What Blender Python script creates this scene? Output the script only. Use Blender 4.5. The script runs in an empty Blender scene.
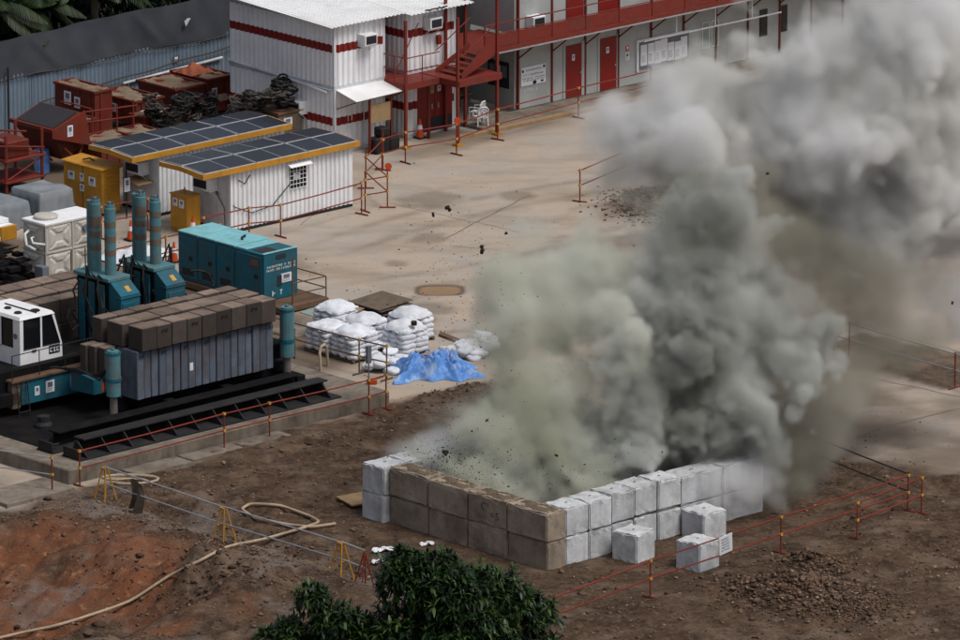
import bpy, bmesh, math, random
import numpy as np
from mathutils import Vector, Matrix
random.seed(7); RNG = np.random.default_rng(11)
SC = bpy.context.scene
R = math.radians

# ---------------------------------------------------------------- camera, sky, sun, exposure
CAM_H, CAM_P, SITE = 70.9, R(15.0), R(43.0)      # height, pitch, heading of the site grid
CAM_D = CAM_H / math.tan(CAM_P)
cam = bpy.data.cameras.new('camera'); camo = bpy.data.objects.new('camera', cam)
SC.collection.objects.link(camo); SC.camera = camo
camo.location = (0, -CAM_D, CAM_H); camo.rotation_euler = (math.pi/2 - CAM_P, 0, 0)
cam.lens = 300; cam.sensor_width = 36; cam.clip_start = 10; cam.clip_end = 3000

SUN_EL, SUN_AZ = R(60), R(125)                   # azimuth clockwise from +Y
world = bpy.data.worlds.new('World'); SC.world = world; world.use_nodes = True
wt = world.node_tree; wt.nodes.clear()
wo = wt.nodes.new('ShaderNodeOutputWorld'); wb = wt.nodes.new('ShaderNodeBackground')
sky = wt.nodes.new('ShaderNodeTexSky'); sky.sky_type = 'NISHITA'; sky.sun_disc = False
sky.sun_elevation = SUN_EL; sky.sun_rotation = SUN_AZ; sky.dust_density = 5; sky.air_density = 1.0
hs = wt.nodes.new('ShaderNodeHueSaturation'); hs.inputs['Saturation'].default_value = 0.55
wt.links.new(sky.outputs[0], hs.inputs['Color']); wt.links.new(hs.outputs[0], wb.inputs[0])
wb.inputs[1].default_value = 0.088
wt.links.new(wb.outputs[0], wo.inputs[0])
sl = bpy.data.lights.new('sun', 'SUN'); sl.energy = 1.6; sl.angle = R(20); sl.color = (1.0, 0.96, 0.9)
so = bpy.data.objects.new('sun', sl); SC.collection.objects.link(so)
sd = Vector((math.sin(SUN_AZ)*math.cos(SUN_EL), math.cos(SUN_AZ)*math.cos(SUN_EL), math.sin(SUN_EL)))
so.rotation_euler = sd.to_track_quat('Z', 'Y').to_euler(); so.location = (30, -60, 80)
SC.view_settings.view_transform = 'Standard'; SC.view_settings.look = 'None'
SC.view_settings.exposure = 0.2; SC.view_settings.gamma = 1.0
SC.render.engine = 'CYCLES'
SC.cycles.use_denoising = True; SC.cycles.max_bounces = 10; SC.cycles.volume_bounces = 5
SC.cycles.volume_step_rate = 1.5; SC.cycles.volume_max_steps = 512
SC.cycles.diffuse_bounces = 3; SC.cycles.glossy_bounces = 2; SC.cycles.transparent_max_bounces = 8
SC.cycles.caustics_reflective = False; SC.cycles.caustics_refractive = False

# ---------------------------------------------------------------- helpers
CA, SA = math.cos(SITE), math.sin(SITE)
def W(u, v, z=0.0): return Vector((u*CA - v*SA, u*SA + v*CA, z))     # site grid -> world
def ray(px, py):
    dx = (px-480)/8000; dy = (320-py)/8000; c, s = math.cos(CAM_P), math.sin(CAM_P)
    return Vector((dx, c + dy*s, -s + dy*c))
def at(px, py, z=0.0):                                              # photo point on the level z -> site grid
    d = ray(px, py); t = (z-CAM_H)/d.z; X, Y = d.x*t, -CAM_D + d.y*t
    return (X*CA + Y*SA, -X*SA + Y*CA)
def link(o): SC.collection.objects.link(o); return o
def tag(o, label=None, cat=None, group=None, kind=None):
    if label: o['label'] = label
    if cat: o['category'] = cat
    if group: o['group'] = group
    if kind: o['kind'] = kind
    return o
def thing(name, label, cat, u, v, z=0.0, rot=0.0, group=None):       # Empty at the thing's base, turned to the site grid
    o = link(bpy.data.objects.new(name, None)); o.empty_display_size = 0.2
    o.location = W(u, v, z); o.rotation_euler = (0, 0, SITE + rot)
    return tag(o, label, cat, group)
def inst(name, me, parent=None, loc=(0,0,0), rot=(0,0,0), scale=(1,1,1)):
    o = link(bpy.data.objects.new(name, me)); o.parent = parent
    o.location = loc; o.rotation_euler = rot; o.scale = scale
    return o
def kids(o): return [c for c in bpy.data.objects if c.parent == o]
def copy_tree(root, u, v, z=0.0, rot=0.0, label=None):
    r = root.copy(); link(r); r.location = W(u, v, z); r.rotation_euler = (0, 0, SITE + rot)
    if label: r['label'] = label
    for ch in root.children:
        c = ch.copy(); link(c); c.parent = r
        for g in ch.children:
            d = g.copy(); link(d); d.parent = c
    return r

class MB:
    def __init__(s): s.v = []; s.f = []; s.m = []
    def _add(s, vs, fs, m=0):
        b = len(s.v); s.v += [tuple(p) for p in vs]
        for f in fs: s.f.append(tuple(b+i for i in f)); s.m.append(m)
        return s
    def hexa(s, p, m=0):     # 4 bottom ccw, 4 top ccw
        return s._add(p, [(3,2,1,0),(4,5,6,7),(0,1,5,4),(1,2,6,5),(2,3,7,6),(3,0,4,7)], m)
    def box(s, x0, x1, y0, y1, z0, z1, m=0):
        return s.hexa([(x0,y0,z0),(x1,y0,z0),(x1,y1,z0),(x0,y1,z0),(x0,y0,z1),(x1,y0,z1),(x1,y1,z1),(x0,y1,z1)], m)
    def cbox(s, x0, x1, y0, y1, z0, z1, c=0.02, m=0):   # box with chamfered edges
        bm = bmesh.new(); bmesh.ops.create_cube(bm, size=1)
        for q in bm.verts: q.co = Vector(((x0+x1)/2 + q.co.x*(x1-x0), (y0+y1)/2 + q.co.y*(y1-y0), (z0+z1)/2 + q.co.z*(z1-z0)))
        bmesh.ops.bevel(bm, geom=bm.edges[:], offset=c, segments=1, affect='EDGES')
        bm.verts.index_update()
        s._add([q.co for q in bm.verts], [[q.index for q in f.verts] for f in bm.faces], m); bm.free(); return s
    def tube(s, pts, r, n=6, m=0, cap=True):
        pts = [Vector(p) for p in pts]; rs = r if isinstance(r, (list, tuple)) else [r]*len(pts)
        vs, fs = [], []; ref = None
        for i, p in enumerate(pts):
            t = (pts[min(i+1, len(pts)-1)] - pts[max(i-1, 0)])
            t = t.normalized() if t.length > 1e-9 else Vector((0,0,1))
            if ref is None: ref = Vector((0,0,1)) if abs(t.z) < .9 else Vector((1,0,0))
            a = t.cross(ref).normalized(); b = a.cross(t).normalized(); ref = b
            for k in range(n):
                q = 2*math.pi*k/n; vs.append(p + rs[i]*(a*math.cos(q) + b*math.sin(q)))
        for i in range(len(pts)-1):
            for k in range(n):
                j = (k+1) % n; fs.append((i*n+k, i*n+j, (i+1)*n+j, (i+1)*n+k))
        if cap: fs.append(tuple(range(n))[::-1]); fs.append(tuple((len(pts)-1)*n+k for k in range(n)))
        return s._add(vs, fs, m)
    def bar(s, p, q, r, n=6, m=0): return s.tube([p, q], r, n, m)
    def lathe(s, prof, n=12, c=(0,0), m=0):
        vs, fs = [], []
        for (r, z) in prof:
            for k in range(n): a = 2*math.pi*k/n; vs.append((c[0]+r*math.cos(a), c[1]+r*math.sin(a), z))
        for i in range(len(prof)-1):
            for k in range(n):
                j = (k+1) % n; fs.append((i*n+k, i*n+j, (i+1)*n+j, (i+1)*n+k))
        fs.append(tuple(range(n))[::-1]); fs.append(tuple((len(prof)-1)*n+k for k in range(n)))
        return s._add(vs, fs, m)
    def prism(s, poly, axis, a0, a1, m=0):   # polygon in the plane across axis, extruded a0..a1
        def P(p, a): return {'x': (a, p[0], p[1]), 'y': (p[0], a, p[1]), 'z': (p[0], p[1], a)}[axis]
        n = len(poly); vs = [P(p, a0) for p in poly] + [P(p, a1) for p in poly]
        fs = [tuple(range(n))[::-1], tuple(range(n, 2*n))] + [(i, (i+1) % n, n+(i+1) % n, n+i) for i in range(n)]
        return s._add(vs, fs, m)
    def corr(s, p0, p1, z0, z1, pitch=.28, dep=.04, nrm=None, th=.02, m=0):   # upright corrugated sheet from p0 to p1
        p0, p1 = Vector((p0[0], p0[1], 0)), Vector((p1[0], p1[1], 0)); d = p1-p0; L = d.length; d /= L
        nv = Vector((d.y, -d.x, 0)) if nrm is None else Vector((nrm[0], nrm[1], 0))
        n = max(1, round(L/pitch)); w = L/n; xs = []
        for i in range(n): xs += [(i*w, 0), (i*w+.32*w, 0), (i*w+.5*w, dep), (i*w+.82*w, dep)]
        xs.append((L, 0)); vs, fs = [], []
        for x, o in xs:
            for zz in (z0, z1): vs.append(p0 + d*x + nv*o + Vector((0,0,zz)))
        for x, o in xs:
            for zz in (z0, z1): vs.append(p0 + d*x + nv*(o-th) + Vector((0,0,zz)))
        k = len(xs); b = 2*k
        for i in range(k-1):
            fs.append((2*i, 2*i+2, 2*i+3, 2*i+1)); fs.append((b+2*i+1, b+2*i+3, b+2*i+2, b+2*i))
            fs.append((2*i+1, 2*i+3, b+2*i+3, b+2*i+1)); fs.append((2*i, b+2*i, b+2*i+2, 2*i+2))
        fs.append((0, 1, b+1, b)); e = 2*(k-1); fs.append((e, b+e, b+e+1, e+1))
        return s._add(vs, fs, m)
    def grid(s, fn, nu, nv, m=0):
        vs = [fn(i/nu, j/nv) for i in range(nu+1) for j in range(nv+1)]
        fs = [(i*(nv+1)+j, (i+1)*(nv+1)+j, (i+1)*(nv+1)+j+1, i*(nv+1)+j+1) for i in range(nu) for j in range(nv)]
        return s._add(vs, fs, m)
    def mesh(s, name, mats, smooth=False):
        me = bpy.data.meshes.new(name); me.from_pydata(s.v, [], s.f)
        for x in (mats if isinstance(mats, (list, tuple)) else [mats]): me.materials.append(x)
        if any(s.m): me.polygons.foreach_set('material_index', s.m)
        if smooth: me.polygons.foreach_set('use_smooth', [True]*len(s.f))
        me.update(); return me
    def build(s, name, mats, parent=None, smooth=False, loc=(0,0,0), rot=(0,0,0)):
        return inst(name, s.mesh(name, mats, smooth), parent, loc, rot)

def big_mesh(name, V, F, mats, smooth=False, attrs=None):            # numpy arrays -> mesh (all faces one size)
    me = bpy.data.meshes.new(name); n, k = F.shape
    me.vertices.add(len(V)); me.vertices.foreach_set('co', np.ascontiguousarray(V, np.float32).ravel())
    me.loops.add(n*k); me.loops.foreach_set('vertex_index', np.ascontiguousarray(F, np.int32).ravel())
    me.polygons.add(n); me.polygons.foreach_set('loop_start', np.arange(0, n*k, k, dtype=np.int32))
    if smooth: me.polygons.foreach_set('use_smooth', np.ones(n, bool))
    for key, a in (attrs or {}).items():
        at_ = me.attributes.new(key, 'FLOAT', 'POINT'); at_.data.foreach_set('value', np.ascontiguousarray(a, np.float32))
    for x in (mats if isinstance(mats, (list, tuple)) else [mats]): me.materials.append(x)
    me.update(calc_edges=True); me.validate(); return me

def _bs(n_f, n_c_span, off):     # cubic b-spline weights: fine samples -> coarse lattice
    t = np.linspace(0, n_c_span, n_f) + off; i = np.floor(t).astype(int); f = t - i
    Wt = np.zeros((n_f, int(np.ceil(n_c_span + off)) + 4)); a = np.arange(n_f)
    for k, w in enumerate([(1-f)**3/6, (3*f**3-6*f**2+4)/6, (-3*f**3+3*f**2+3*f+1)/6, f**3/6]): Wt[a, i+k] += w
    return Wt
def noise3(shape, ext, scale):
    Ws = [_bs(n, e/scale, RNG.random()) for n, e in zip(shape, ext)]
    L = RNG.standard_normal([w.shape[1] for w in Ws]).astype(np.float32)
    Ws = [w.astype(np.float32) for w in Ws]
    A = np.tensordot(Ws[2], L, (1, 2)); A = np.tensordot(Ws[1], A, (1, 2)); A = np.tensordot(Ws[0], A, (1, 2))
    return A / (A.std() + 1e-6)
_P2 = {}
def vnoise(x, y, seed=0):        # 2-D smooth value noise on arbitrary points, about -1..1
    if seed not in _P2: _P2[seed] = np.random.default_rng(100+seed).uniform(-1, 1, (256, 256))
    T = _P2[seed]; i, j = np.floor(x).astype(int), np.floor(y).astype(int); f, g = x-i, y-j
    f = f*f*(3-2*f); g = g*g*(3-2*g); q = lambda a, b: T[a & 255, b & 255]
    return (q(i,j)*(1-f)+q(i+1,j)*f)*(1-g) + (q(i,j+1)*(1-f)+q(i+1,j+1)*f)*g
def fbm(x, y, sc, oc=4, seed=0):
    r = 0; a = 1.0; t = 0
    for k in range(oc): r = r + a*vnoise(x/sc+17.3*k, y/sc-9.1*k, seed+k); t += a; a *= .5; sc *= .5
    return r/t
def sstep(a, b, x): t = np.clip((x-a)/(b-a), 0, 1); return t*t*(3-2*t)

# ---------------------------------------------------------------- materials
def srgb(r, g, b): return tuple(((c/255/12.92) if c/255 <= .04045 else ((c/255+.055)/1.055)**2.4) for c in (r, g, b)) + (1,)
def mat(name, col, rough=.7, dirt=None, dirt_amt=.5, dirt_scale=1.3, var=.15, bump=0., bscale=18., metal=0., streak=0., rnd=0., spec=.2, lo=.45, hi=.7, top=None):
    m = bpy.data.materials.new(name); m.use_nodes = True; t = m.node_tree; N = t.nodes; Lk = t.links
    b = N['Principled BSDF']; b.inputs['Roughness'].default_value = rough; b.inputs['Metallic'].default_value = metal
    b.inputs['Specular IOR Level'].default_value = spec
    tc = N.new('ShaderNodeTexCoord'); oi = N.new('ShaderNodeObjectInfo')
    ad = N.new('ShaderNodeVectorMath'); ad.operation = 'ADD'
    sc_ = N.new('ShaderNodeVectorMath'); sc_.operation = 'SCALE'; sc_.inputs[3].default_value = 37.0
    cmb = N.new('ShaderNodeCombineXYZ')
    for k in range(3): Lk.new(oi.outputs['Random'], cmb.inputs[k])
    Lk.new(cmb.outputs[0], sc_.inputs[0]); Lk.new(tc.outputs['Object'], ad.inputs[0]); Lk.new(sc_.outputs[0], ad.inputs[1])
    def noise(scale, det=5., stretch=None):
        n = N.new('ShaderNodeTexNoise'); n.inputs['Scale'].default_value = scale; n.inputs['Detail'].default_value = det; n.inputs['Roughness'].default_value = .62
        if stretch:
            mp = N.new('ShaderNodeMapping'); mp.inputs['Scale'].default_value = stretch
            Lk.new(ad.outputs[0], mp.inputs[0]); Lk.new(mp.outputs[0], n.inputs[0])
        else: Lk.new(ad.outputs[0], n.inputs[0])
        return n.outputs[0]
    def mixc(fac, a, c2, typ='MIX'):
        x = N.new('ShaderNodeMix'); x.data_type = 'RGBA'; x.blend_type = typ
        for s_, val in ((x.inputs[0], fac), (x.inputs[6], a), (x.inputs[7], c2)):
            if hasattr(val, 'is_linked'): Lk.new(val, s_)
            else: s_.default_value = val
        return x.outputs[2]
    def mr(src, a, c2, o0=0., o1=1.):
        x = N.new('ShaderNodeMapRange'); Lk.new(src, x.inputs[0])
        for k, val in enumerate((a, c2, o0, o1)): x.inputs[k+1].default_value = val
        return x.outputs[0]
    c = tuple(col[:3]) + (1,)
    hsv = N.new('ShaderNodeHueSaturation'); hsv.inputs['Color'].default_value = c
    Lk.new(mr(noise(dirt_scale*2.3), .25, .75, 1-var, 1+var), hsv.inputs['Value']); cur = hsv.outputs[0]
    if rnd:
        h2 = N.new('ShaderNodeHueSaturation'); Lk.new(cur, h2.inputs['Color']); Lk.new(mr(oi.outputs['Random'], 0, 1, 1-rnd, 1+rnd), h2.inputs['Value']); cur = h2.outputs[0]
    if top:      # paler colour painted on faces that look up, imitating light from above
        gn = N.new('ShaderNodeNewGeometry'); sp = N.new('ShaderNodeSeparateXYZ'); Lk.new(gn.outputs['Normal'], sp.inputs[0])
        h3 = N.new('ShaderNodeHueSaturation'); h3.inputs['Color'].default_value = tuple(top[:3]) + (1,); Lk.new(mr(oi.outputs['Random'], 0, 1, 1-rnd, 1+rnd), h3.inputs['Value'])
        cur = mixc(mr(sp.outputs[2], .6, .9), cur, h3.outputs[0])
    if dirt:
        f = mr(noise(dirt_scale), lo, hi, 0, dirt_amt); cur = mixc(f, cur, tuple(dirt[:3]) + (1,))
        if streak:
            f2 = mr(noise(dirt_scale*3.5, 3., (1, 1, .12)), .5, .72, 0, streak); cur = mixc(f2, cur, tuple(dirt[:3]) + (1,))
    Lk.new(cur, b.inputs['Base Color'])
    if bump:
        bp = N.new('ShaderNodeBump'); bp.inputs['Strength'].default_value = bump; bp.inputs['Distance'].default_value = .04
        Lk.new(noise(bscale, 6.), bp.inputs['Height']); Lk.new(bp.outputs[0], b.inputs['Normal'])
    return m
DIRT = (.07, .05, .035); RUST = (.13, .05, .02)
M = dict(
    white=mat('white_paint', (.76,.77,.8), .55, (.25,.23,.21), .18, .9, .04, streak=.1),
    white2=mat('weathered_white_paint', (.6,.62,.66), .6, (.2,.2,.22), .45, .8, .1, streak=.35),
    roof=mat('white_roof_sheet', (.78,.79,.8), .5, (.35,.35,.34), .3, .5, .05),
    redband=mat('red_band_paint', (.2,.016,.014), .5, DIRT, .3, 1., .12, streak=.2),
    redsteel=mat('red_oxide_steel', (.17,.025,.018), .55, DIRT, .4, 1.5, .18, streak=.2),
    skip=mat('red_skip_steel', (.14,.022,.013), .6, DIRT, .55, 1.1, .2, streak=.35, rnd=.12),
    skipdirt=mat('dried_mud_fill', (.2,.15,.105), .95, DIRT, .4, 3., .2, bump=.6, bscale=9),
    orange=mat('orange_rail_paint', (.42,.07,.02), .5, DIRT, .3, 2., .15),
    red=mat('barrier_red_paint', (.2,.028,.018), .5, DIRT, .4, 2.5, .2, rnd=.15),
    yellow=mat('yellow_paint', (.48,.23,.025), .5, DIRT, .35, 1.2, .12, streak=.2),
    yellowclamp=mat('yellow_clamp_paint', (.5,.3,.06), .5, DIRT, .3, 3., .1),
    greywall=mat('grey_cabin_paint', (.36,.38,.38), .65, (.16,.16,.15), .25, .7, .06, streak=.15),
    shade=mat('dark_interior', (.03,.03,.035), .8, None, var=.1),
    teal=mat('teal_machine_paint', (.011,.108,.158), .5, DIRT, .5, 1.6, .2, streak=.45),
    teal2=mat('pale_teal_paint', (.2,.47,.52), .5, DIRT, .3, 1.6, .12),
    tealcyl=mat('faded_teal_cylinder', (.07,.2,.24), .45, (.16,.09,.045), .55, 2.4, .15, streak=.3),
    rustband=mat('rust_band', (.14,.1,.075), .8, (.07,.14,.16), .5, 3., .25),
    chrome=mat('worn_steel_rod', (.3,.27,.25), .4, RUST, .4, 2., .1, metal=.6),
    blacksteel=mat('greasy_black_steel', (.007,.0075,.009), .7, (.03,.022,.016), .4, 1.2, .25, spec=.08),
    darksteel=mat('dark_weathered_steel', (.022,.023,.026), .65, (.055,.04,.028), .5, 1.5, .2, spec=.12),
    slab=mat('brown_weight_slab', (.058,.048,.043), .8, (.05,.037,.03), .55, 1.6, .2, bump=.3, rnd=.35, top=(.2,.15,.12), streak=.3),  # dark sides and pale top paint in the light from above
    plate=mat('blue_grey_weight_plate', (.1,.125,.17), .7, (.08,.05,.035), .65, 1.6, .15, bump=.15, rnd=.22, streak=.4),
    conc=mat('pale_concrete', (.5,.52,.545), .9, (.22,.205,.19), .6, 1.5, .12, bump=.35, streak=.35, rnd=.1),
    concbrown=mat('muddy_concrete', (.29,.24,.19), .93, (.12,.092,.068), .65, 1.2, .15, bump=.45, rnd=.12, streak=.35),
    concgrey=mat('platform_concrete', (.2,.17,.14), .9, (.07,.055,.042), .75, 1.1, .2, bump=.4, streak=.5),
    mud=mat('mud_cap', (.13,.1,.07), .95, (.06,.045,.03), .5, 4., .2, bump=.8, bscale=12),
    hoard=mat('blue_grey_hoarding_sheet', (.16,.215,.28), .55, (.11,.13,.15), .35, .6, .08, rnd=.05, streak=.2),
    net=mat('dark_grey_netting', (.05,.055,.068), .85, (.085,.09,.1), .5, .5, .12),
    solar=mat('solar_cell_glass', (.008,.011,.02), .18, (.03,.033,.04), .5, .5, .1, spec=.35, rnd=.3),
    alu=mat('aluminium_frame', (.55,.57,.6), .4, None, metal=.3),
    galv=mat('galvanised_pipe', (.38,.39,.42), .42, (.16,.13,.1), .4, 2., .1, metal=.4),
    rubber=mat('black_rubber', (.014,.014,.015), .6, DIRT, .25, 2.),
    cable=mat('dusty_cable', (.06,.055,.05), .7, DIRT, .4, 3.),
    glass=mat('dark_window_glass', (.008,.01,.012), .12, None, var=.05, spec=.4),
    screen=mat('white_plastic', (.72,.74,.77), .45, (.4,.4,.4), .2, 2.),
    sack=mat('white_woven_sack', (.66,.69,.75), .6, (.36,.34,.32), .45, 2.6, .1, bump=.3, bscale=9, rnd=.1),
    blue=mat('blue_tarpaulin', (.1,.26,.62), .45, (.38,.5,.7), .55, 2.6, .2, bump=.4, lo=.5, hi=.58),
    greytarp=mat('grey_tarpaulin', (.17,.19,.215), .55, (.3,.31,.33), .5, .9, .15),
    wood=mat('weathered_wood', (.13,.1,.075), .85, (.05,.04,.03), .5, 3., .2, bump=.3),
    ply=mat('plywood_board', (.3,.2,.11), .8, DIRT, .3, 2., .12),
    tank=mat('dirty_tank_panel', (.5,.49,.45), .6, (.22,.19,.15), .5, 1.1, .08, streak=.4),
    paper=mat('white_notice', (.68,.7,.74), .6, None, var=.04),
    ink=mat('dark_ink', (.02,.022,.03), .7, None),
    inkgrey=mat('grey_ink', (.14,.15,.19), .7, None),
    inkwhite=mat('white_lettering', (.6,.68,.7), .6, None),
    signred=mat('sign_red', (.5,.03,.02), .5, None),
    cone=mat('orange_cone', (.5,.07,.02), .5, None),
    hose=mat('tan_hose', (.4,.31,.22), .7, DIRT, .35, 3.),
    brownskirt=mat('rusty_steel_base', (.13,.075,.05), .8, DIRT, .5, 1.5, .2),
    palegreen=mat('pale_green_sheet', (.24,.31,.28), .6, (.3,.28,.24), .4, 1.),
    sheet=mat('faded_orange_sheet', (.3,.085,.045), .7, DIRT, .4, 2.),
    debris=mat('blasted_soil_lump', (.03,.024,.018), .95, None),
    stone=mat('muddy_stone', (.135,.097,.07), .95, (.06,.042,.03), .6, 1., .3, bump=.4, rnd=.1),
    clod=mat('dark_soil_clod', (.1,.062,.042), .97, (.05,.033,.024), .6, .8, .3, bump=.4),
)
# ================================================================ THE SETTING
def axis(lo, hi, step, far_lo, far_hi, extra=()):
    a = [lo]; s = step
    while a[0] > far_lo: s *= 1.35; a.insert(0, a[0]-s)
    x = lo
    for e, st in [(hi, step)] + list(extra):
        while x < e: x += st; a.append(x)
    s = a[-1]-a[-2]
    while a[-1] < far_hi: s *= 1.35; a.append(a[-1]+s)
    return np.array(a)
gx = axis(-17.5, 17.5, .11, -900, 900); gy = axis(-41, -8, .11, -900, 1500, [(60, .3)])
GX, GY = np.meshgrid(gx, gy, indexing='ij')
GU, GV = GX*CA + GY*SA, -GX*SA + GY*CA
def dirt_mask(u, v):                       # 0 = concrete yard, 1 = raw soil
    n = fbm(u, v, 3.2, 4, 3)*1.9; n2 = fbm(u, v, .9, 3, 9)
    w = v + n*.6
    front = sstep(.5, -.8, w + 5.9) * sstep(1.2, -1.2, u + 5.5 + n*.8 + .25*np.minimum(0, v+10))
    ring = sstep(1.5, -2.5, np.hypot((u+11)*.75, v+19.5) - 7.4 + n*1.3)
    south = sstep(1., -3., v + 25.5 + n) * sstep(2, -3, u + 15.5 + .1*v + n*1.6)
    patch = sstep(.25, -.25, np.maximum(np.abs(u-6.6+.15*(v+13))-2.0, np.abs(v+13.6)-3.4) + n2*.45)*.8
    far = sstep(1.5, -.8, np.hypot((u-15.6)/1.7, v-7.6) - 1.2 + n2*.9)*.8
    far2 = sstep(1.5, -.5, np.hypot((u-11)/2.5, v-4.5) - .8 + n2*1.2)*.5
    return np.clip(np.maximum.reduce([front, ring, south, patch, far, far2]), 0, 1)
def ground_z(u, v, d=None):
    d = dirt_mask(u, v) if d is None else d
    z = fbm(u, v, 25., 2, 20)*.03
    rough = fbm(u, v, 2.2, 5, 30)*.16 + np.abs(fbm(u, v, .75, 3, 40))*.13
    fr = sstep(-18.9, -22, u) * sstep(-6.9, -9, v)      # churned ground and pit in the corner nearest the camera
    near = sstep(1.2, .2, np.maximum(np.maximum(-19.3-u, u+9), np.maximum(v+14.6, -26.8-v)))      # trodden flat round the pen
    z = z + d*(rough*1.15 + .12*fbm(u, v, .5, 3, 33)*(.5+.5*fr) + .02) * (1 - .85*near)
    bank = sstep(-23.8, -25.6, u) * sstep(-7.3, -9.3, v)
    z = z + bank*(.42 + fbm(u, v, 3., 4, 50)*.3) - sstep(-26.8, -30.5, u)*sstep(-8, -10, v)*sstep(-20.5, -18, v)*(1.15 + fbm(u, v, 2.2, 4, 55)*.35)
    clod = np.exp(-(((u+28.0)/2.1)**2 + ((v+18.3)/2.4)**2))
    z = z + clod*(.5 + .75*np.abs(fbm(u, v, 1.1, 4, 60)))
    pit = sstep(-25, -27, u)*sstep(-8.5, -10, v)*sstep(-20, -17.5, v); z = z + pit*(.34*fbm(u, v, 1.7, 5, 75) + .2*np.abs(fbm(u, v, .8, 4, 77)))
    rt = 0
    for (v0, am, fr_, u0, u1) in ((-8.3, .35, .35, -24, -9), (-10.0, .35, .35, -24, -9), (-11.6, .5, .22, -22, -12), (-13.3, .5, .22, -22, -12)): rt = rt + np.exp(-((v-v0-am*np.sin(u*fr_))/.17)**2)*sstep(u0, u0+2, u)*sstep(u1, u1-2, u)*(.55+.45*np.sin(u*2.1+v0))
    for (u0, am, fr_, v0, v1) in ((-20.6, .4, .3, -33, -24), (-18.9, .4, .3, -33, -26), (-9.5, .6, .25, -36, -27), (-7.8, .6, .25, -36, -27), (-4.5, .8, .2, -30, -18)): rt = rt + np.exp(-((u-u0-am*np.sin(v*fr_))/.17)**2)*sstep(v0, v0+2, v)*sstep(v1, v1-2, v)*(.55+.45*np.sin(v*2.3+u0))
    z = z - .1*rt*d
    trench = np.exp(-((u+22.9)/.55)**2)*sstep(-8.5, -9.5, v)*sstep(-21, -19, v)
    z = z - trench*.35
    for (cu, cv, ru, rv, h) in ((-15.2, -31.2, 1.5, 2.4, .6), (-12.6, -28.6, .75, 1.0, .5), (-16.0, -30.0, 1.0, 1.3, .3), (15.9, 8.2, 1.3, 1.0, .35), (14.2, 6.6, .8, .7, .2)):
        z = z + h*np.exp(-((u-cu)/ru)**2 - ((v-cv)/rv)**2)*(.75 + .6*np.abs(fbm(u, v, .6, 3, 70)))
    pud = np.exp(-(((u-1.73)*CA-(v-3.89)*SA)/.95)**4 - (((u-1.73)*SA+(v-3.89)*CA)/.75)**4)
    return z - .05*pud
GD = dirt_mask(GU, GV); GZ = ground_z(GU, GV, GD)
red = sstep(-24.5, -28, GU)*sstep(-8, -10, GV)*sstep(.25, -.35, fbm(GU, GV, 3., 3, 80) - .25 + sstep(-15.5, -18.5, GV)*.7)
grey = sstep(.05, .5, fbm(GU, GV, 1.6, 4, 85) + .45*np.exp(-((GU+24.3)/1.3)**2) - .12)*sstep(-6, -7, GV)*sstep(-20, -23, GU)
nx, ny = GX.shape; ii = np.arange(nx*ny).reshape(nx, ny)
GF = np.stack([ii[:-1,:-1], ii[1:,:-1], ii[1:,1:], ii[:-1,1:]], -1).reshape(-1, 4)

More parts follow.
